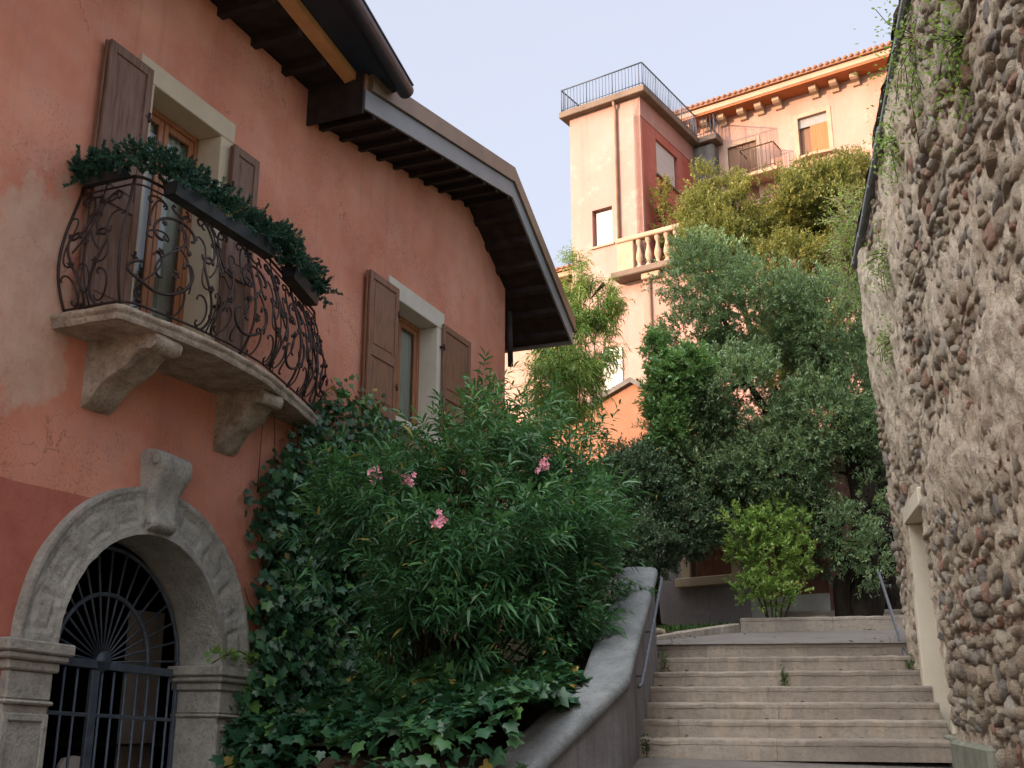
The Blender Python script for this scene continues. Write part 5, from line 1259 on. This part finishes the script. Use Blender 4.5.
crown_tree('garden_shrub', 'bright lime green rounded shrub beside the landing, in front of the low house', 'shrub', g5,
    [B(770, 560, 15, .40, .38, .40), B(745, 545, 15, .26, .3, .28), B(797, 555, 15, .26, .3, .36), B(768, 525, 15, .34, .3, .22), B(752, 590, 14.9, .25, .25, .2), B(735, 520, 15, .16, .2, .16), B(770, 590, 14.9, .38, .3, .22), B(778, 510, 15, .10, .12, .16), B(803, 525, 15, .14, .16, .16)],
    640, 13, .15, .058, .029, M['bright'], [([g5 + (.03 * k - .08, 0, -.25), g5 + (.10 * k - .25, 0, .35), g5 + (.2 * k - .5, 0, .85)], .016, .006) for k in range(6)], .7, .7, 56, .26, 2.6, bmat='stem')
g6 = at(893, 600, 16.2)
crown_tree('ivy_thicket', 'dark ivy clad thicket behind the olive trunk at the end of the rubble wall', 'thicket', g6,
    [B(822, 545, 15.7, .28, .15, .5), B(895, 540, 17.2, .75, .5, 1.1), B(870, 470, 17.4, .7, .5, .8), B(900, 430, 17.3, .7, .5, .8), B(840, 560, 17.6, .55, .4, .8), B(890, 350, 17.2, .5, .5, .8), B(800, 470, 17.9, .8, .4, .7)], 3800, 12, .18, .085, .05, M['darkolive'], [([g6 - (0, 0, .3), at(893, 500, 17.2), at(890, 400, 17.3)], .18, .08)], .2, .9, 57, .24, 1.8)
g7 = RW(1.0, 6.5, -.5)
crown_tree('dry_creeper', 'dry grey creeper with sparse green shoots at the far top end of the rubble wall', 'creeper', g7,
    [B(858, 262, 13.4, .28, .3, .75), B(848, 225, 13.8, .2, .3, .4), B(866, 205, 13.0, .18, .3, .4)], 420, 6, .34, .05, .02, M['bright'], [([RW(1.2, 6.4, -.45), RW(1.7, 6.6, -.2), RW(1.85, 6.2, .0), RW(1.9, 5.0, .05)], .02, .008), ([RW(.6, 6.5, -.45), RW(1.3, 7.0, -.3), RW(1.8, 6.9, -.1), RW(1.9, 5.8, 0)], .02, .008)], -.4, .8, 58, .3, 2.5, bmat='dry', jitter=.6)
g8 = TB(.7, 15.5, .5)
crown_tree('terrace_plant', 'leafy potted climber on the balcony terrace against the red tower wall', 'plant', g8,
    [(TB(.7, 17.4, .5), np.array([.45, .45, .9])), (TB(.5, 18.6, .4), np.array([.3, .3, .5])), (TB(1.0, 16.6, .6), np.array([.5, .4, .6]))], 330, 12, .25, .10, .05, M['yellow'], [([g8, TB(.7, 17, .4), TB(.6, 18.6, .35)], .05, .02)], .6, .8, 59, .30, 2.0, bmat='stem')

# hanging tufts on the rubble wall
for k, (u, z, s, lab) in enumerate([(-3.3, 6.2, .34, 'large green weed tuft hanging high on the near top of the rubble wall'), (-2.1, 6.05, .22, 'green weed tuft just below the rubble wall coping, second from the near end'), (-.75, 5.6, .2, 'small green weed tuft in the upper middle of the rubble wall face'), (-.2, 4.95, .16, 'tiny green weed tuft above the stone doorway on the rubble wall'), (-4.6, 5.35, .25, 'weed tuft growing between big cobbles at the near top of the rubble wall')]):
    c = RW(u, z, roff(z) + .05); o = thing('wall_weed', lab, 'weed', c, 'weed tufts on the rubble wall'); r_ = np.random.default_rng(70 + k); m = int(420 * s / .25)
    v = r_.normal(0, 1, (m, 3)) * np.array([s * .35, s * .35, s * .8]) + np.array([0, 0, -s * .5]); bs = c + v + RW.n * abs(r_.normal(0, .04, m))[:, None]
    leaves('foliage', bs, r_.normal(0, 1, (m, 3)) + RW.n * .8, r_.uniform(.02, .05, m), .02, M['bright'], o, r_.uniform(0, .5, m), .1, 'diamond', k)
    mb = MB()
    for i in range(0, m, 25): mb.tube([c - RW.n * .05, .5 * (c + bs[i]) + RW.n * .03, bs[i]], .003, 4)
    mb.build('stems', M['stem'], o)
# weeds in the stair joints
for k, (u, v, z, lab) in enumerate([(1.45, 1.28, zs[4] + .02, 'tiny weed in a joint near the middle of the stone stairs'), (1.82, 2.5, zs[5], 'small weed at the right end of the stairs below the short handrail'), (1.82, .08, zs[5] + .06, 'small weed at the foot of the parapet beside the upper stairs'), (.02, .06, zs[0] + .03, 'weed at the left end of the lowest stair')]):
    c = SF(u - .03, z, v); o = thing('stair_weed', lab, 'weed', c, 'weeds in the stair joints'); r_ = np.random.default_rng(80 + k); m = 70
    bs = c + r_.normal(0, 1, (m, 3)) * np.array([.025, .02, .05]) + np.array([0, 0, .05]); leaves('foliage', bs, r_.normal(0, 1, (m, 3)) + np.array([0, -.4, .6]), r_.uniform(.02, .05, m), .018, M['grass'], o, r_.random(m), .1, 'diamond', k)
    mb = MB(); mb.tube([c - np.array([0, 0, .01]), c + np.array([0, -.01, .09])], .003, 4); mb.build('stem', M['stem'], o)
# verge with grass and loose stones between the kerb and the low house
def kerbp(s): return SF.arr(2.70 + 2.63 * s, 0 * s, -.40 + 1.13 * s)
def farp(s): return SF.arr(5.6 + 3.2 * s, 0 * s, -2.6 + 3.6 * s)
def vz(s, t): return 2.222 + .10 * (.54 + 2.63 * s) + .07 + .20 * t
sg, tg = np.meshgrid(np.linspace(-.12, 1, 18), np.linspace(0, 1, 14), indexing='ij'); G = kerbp(sg) + (farp(sg) - kerbp(sg)) * tg[..., None]; G[..., 2] = vz(sg, tg) + .05 * (vnoise(np.stack([sg * 6, tg * 6, sg * 0], -1)) - .5) * (tg > .05)
mb = MB(); mb.grid(G, flip=True); tag(mb.build('verge', M['soil']), kind='structure')
r_ = np.random.default_rng(90); n = 3600; s_ = r_.uniform(-.1, 1, n); t_ = .18 + .8 * r_.random(n); ok = vnoise(np.stack([s_ * 7, t_ * 7, s_ * 0], -1)) > .36; s_, t_ = s_[ok], t_[ok]; n = len(s_)
bs = kerbp(s_) + (farp(s_) - kerbp(s_)) * t_[:, None]; bs[:, 2] = vz(s_, t_) - .02
o = leaves('grass', bs, np.stack([r_.normal(0, .4, n), r_.normal(0, .4, n), np.ones(n)], -1), r_.uniform(.07, .2, n), .013, M['grass'], None, r_.random(n), .3, 'lance', 9); tag(o, kind='stuff')
for k in range(24):
    s1, t1 = np.array([-.1 + .034 * (k % 12) + random.uniform(-.012, .012)]), np.array([.06 + .10 * (k // 12) + random.uniform(-.02, .02)])
    c = (kerbp(s1) + (farp(s1) - kerbp(s1)) * t1[:, None])[0]; c[2] = vz(s1, t1)[0] + .01; mb = MB(); s2 = random.uniform(.05, .095)
    T = tp * np.array([s2 * 1.6, s2, s2 * .6]) * (1 + .5 * (vnoise(tp * 1.6 + k, k)[:, None] - .5)); mb.add(T + c, tq.tolist(), 0, random.random() * .4, True)
    tag(mb.build('loose_stone', M['rubble']), 'pale loose stone in the rough row edging the landing left of the kerb', 'stone', 'loose stones edging the landing')

# fallen leaves on the stairs and the landing
n = 170; k_ = r_.integers(0, 9, n); u_ = np.where(k_ < 7, .36 * k_ + r_.uniform(.05, .33, n), 2.2 + 2.9 * r_.random(n)); v_ = np.where(r_.random(n) < .6, np.where(r_.random(n) < .5, .05 + .35 * r_.random(n) ** 2, 2.5 - .35 * r_.random(n) ** 2), r_.uniform(.1, 2.5, n))
z_ = np.where(k_ < 7, np.array(zs)[np.minimum(k_ + 1, 7)] + .012, 2.222 + .10 * (u_ - 2.16) + .016)
fl = leaves('fallen_leaves', SF.arr(u_, z_, v_), np.stack([r_.normal(0, 1, n), r_.normal(0, 1, n), r_.normal(.05, .12, n)], -1), r_.uniform(.04, .09, n), .022, M['dry'], None, r_.random(n), .05, 'diamond', 99); tag(fl, kind='stuff')
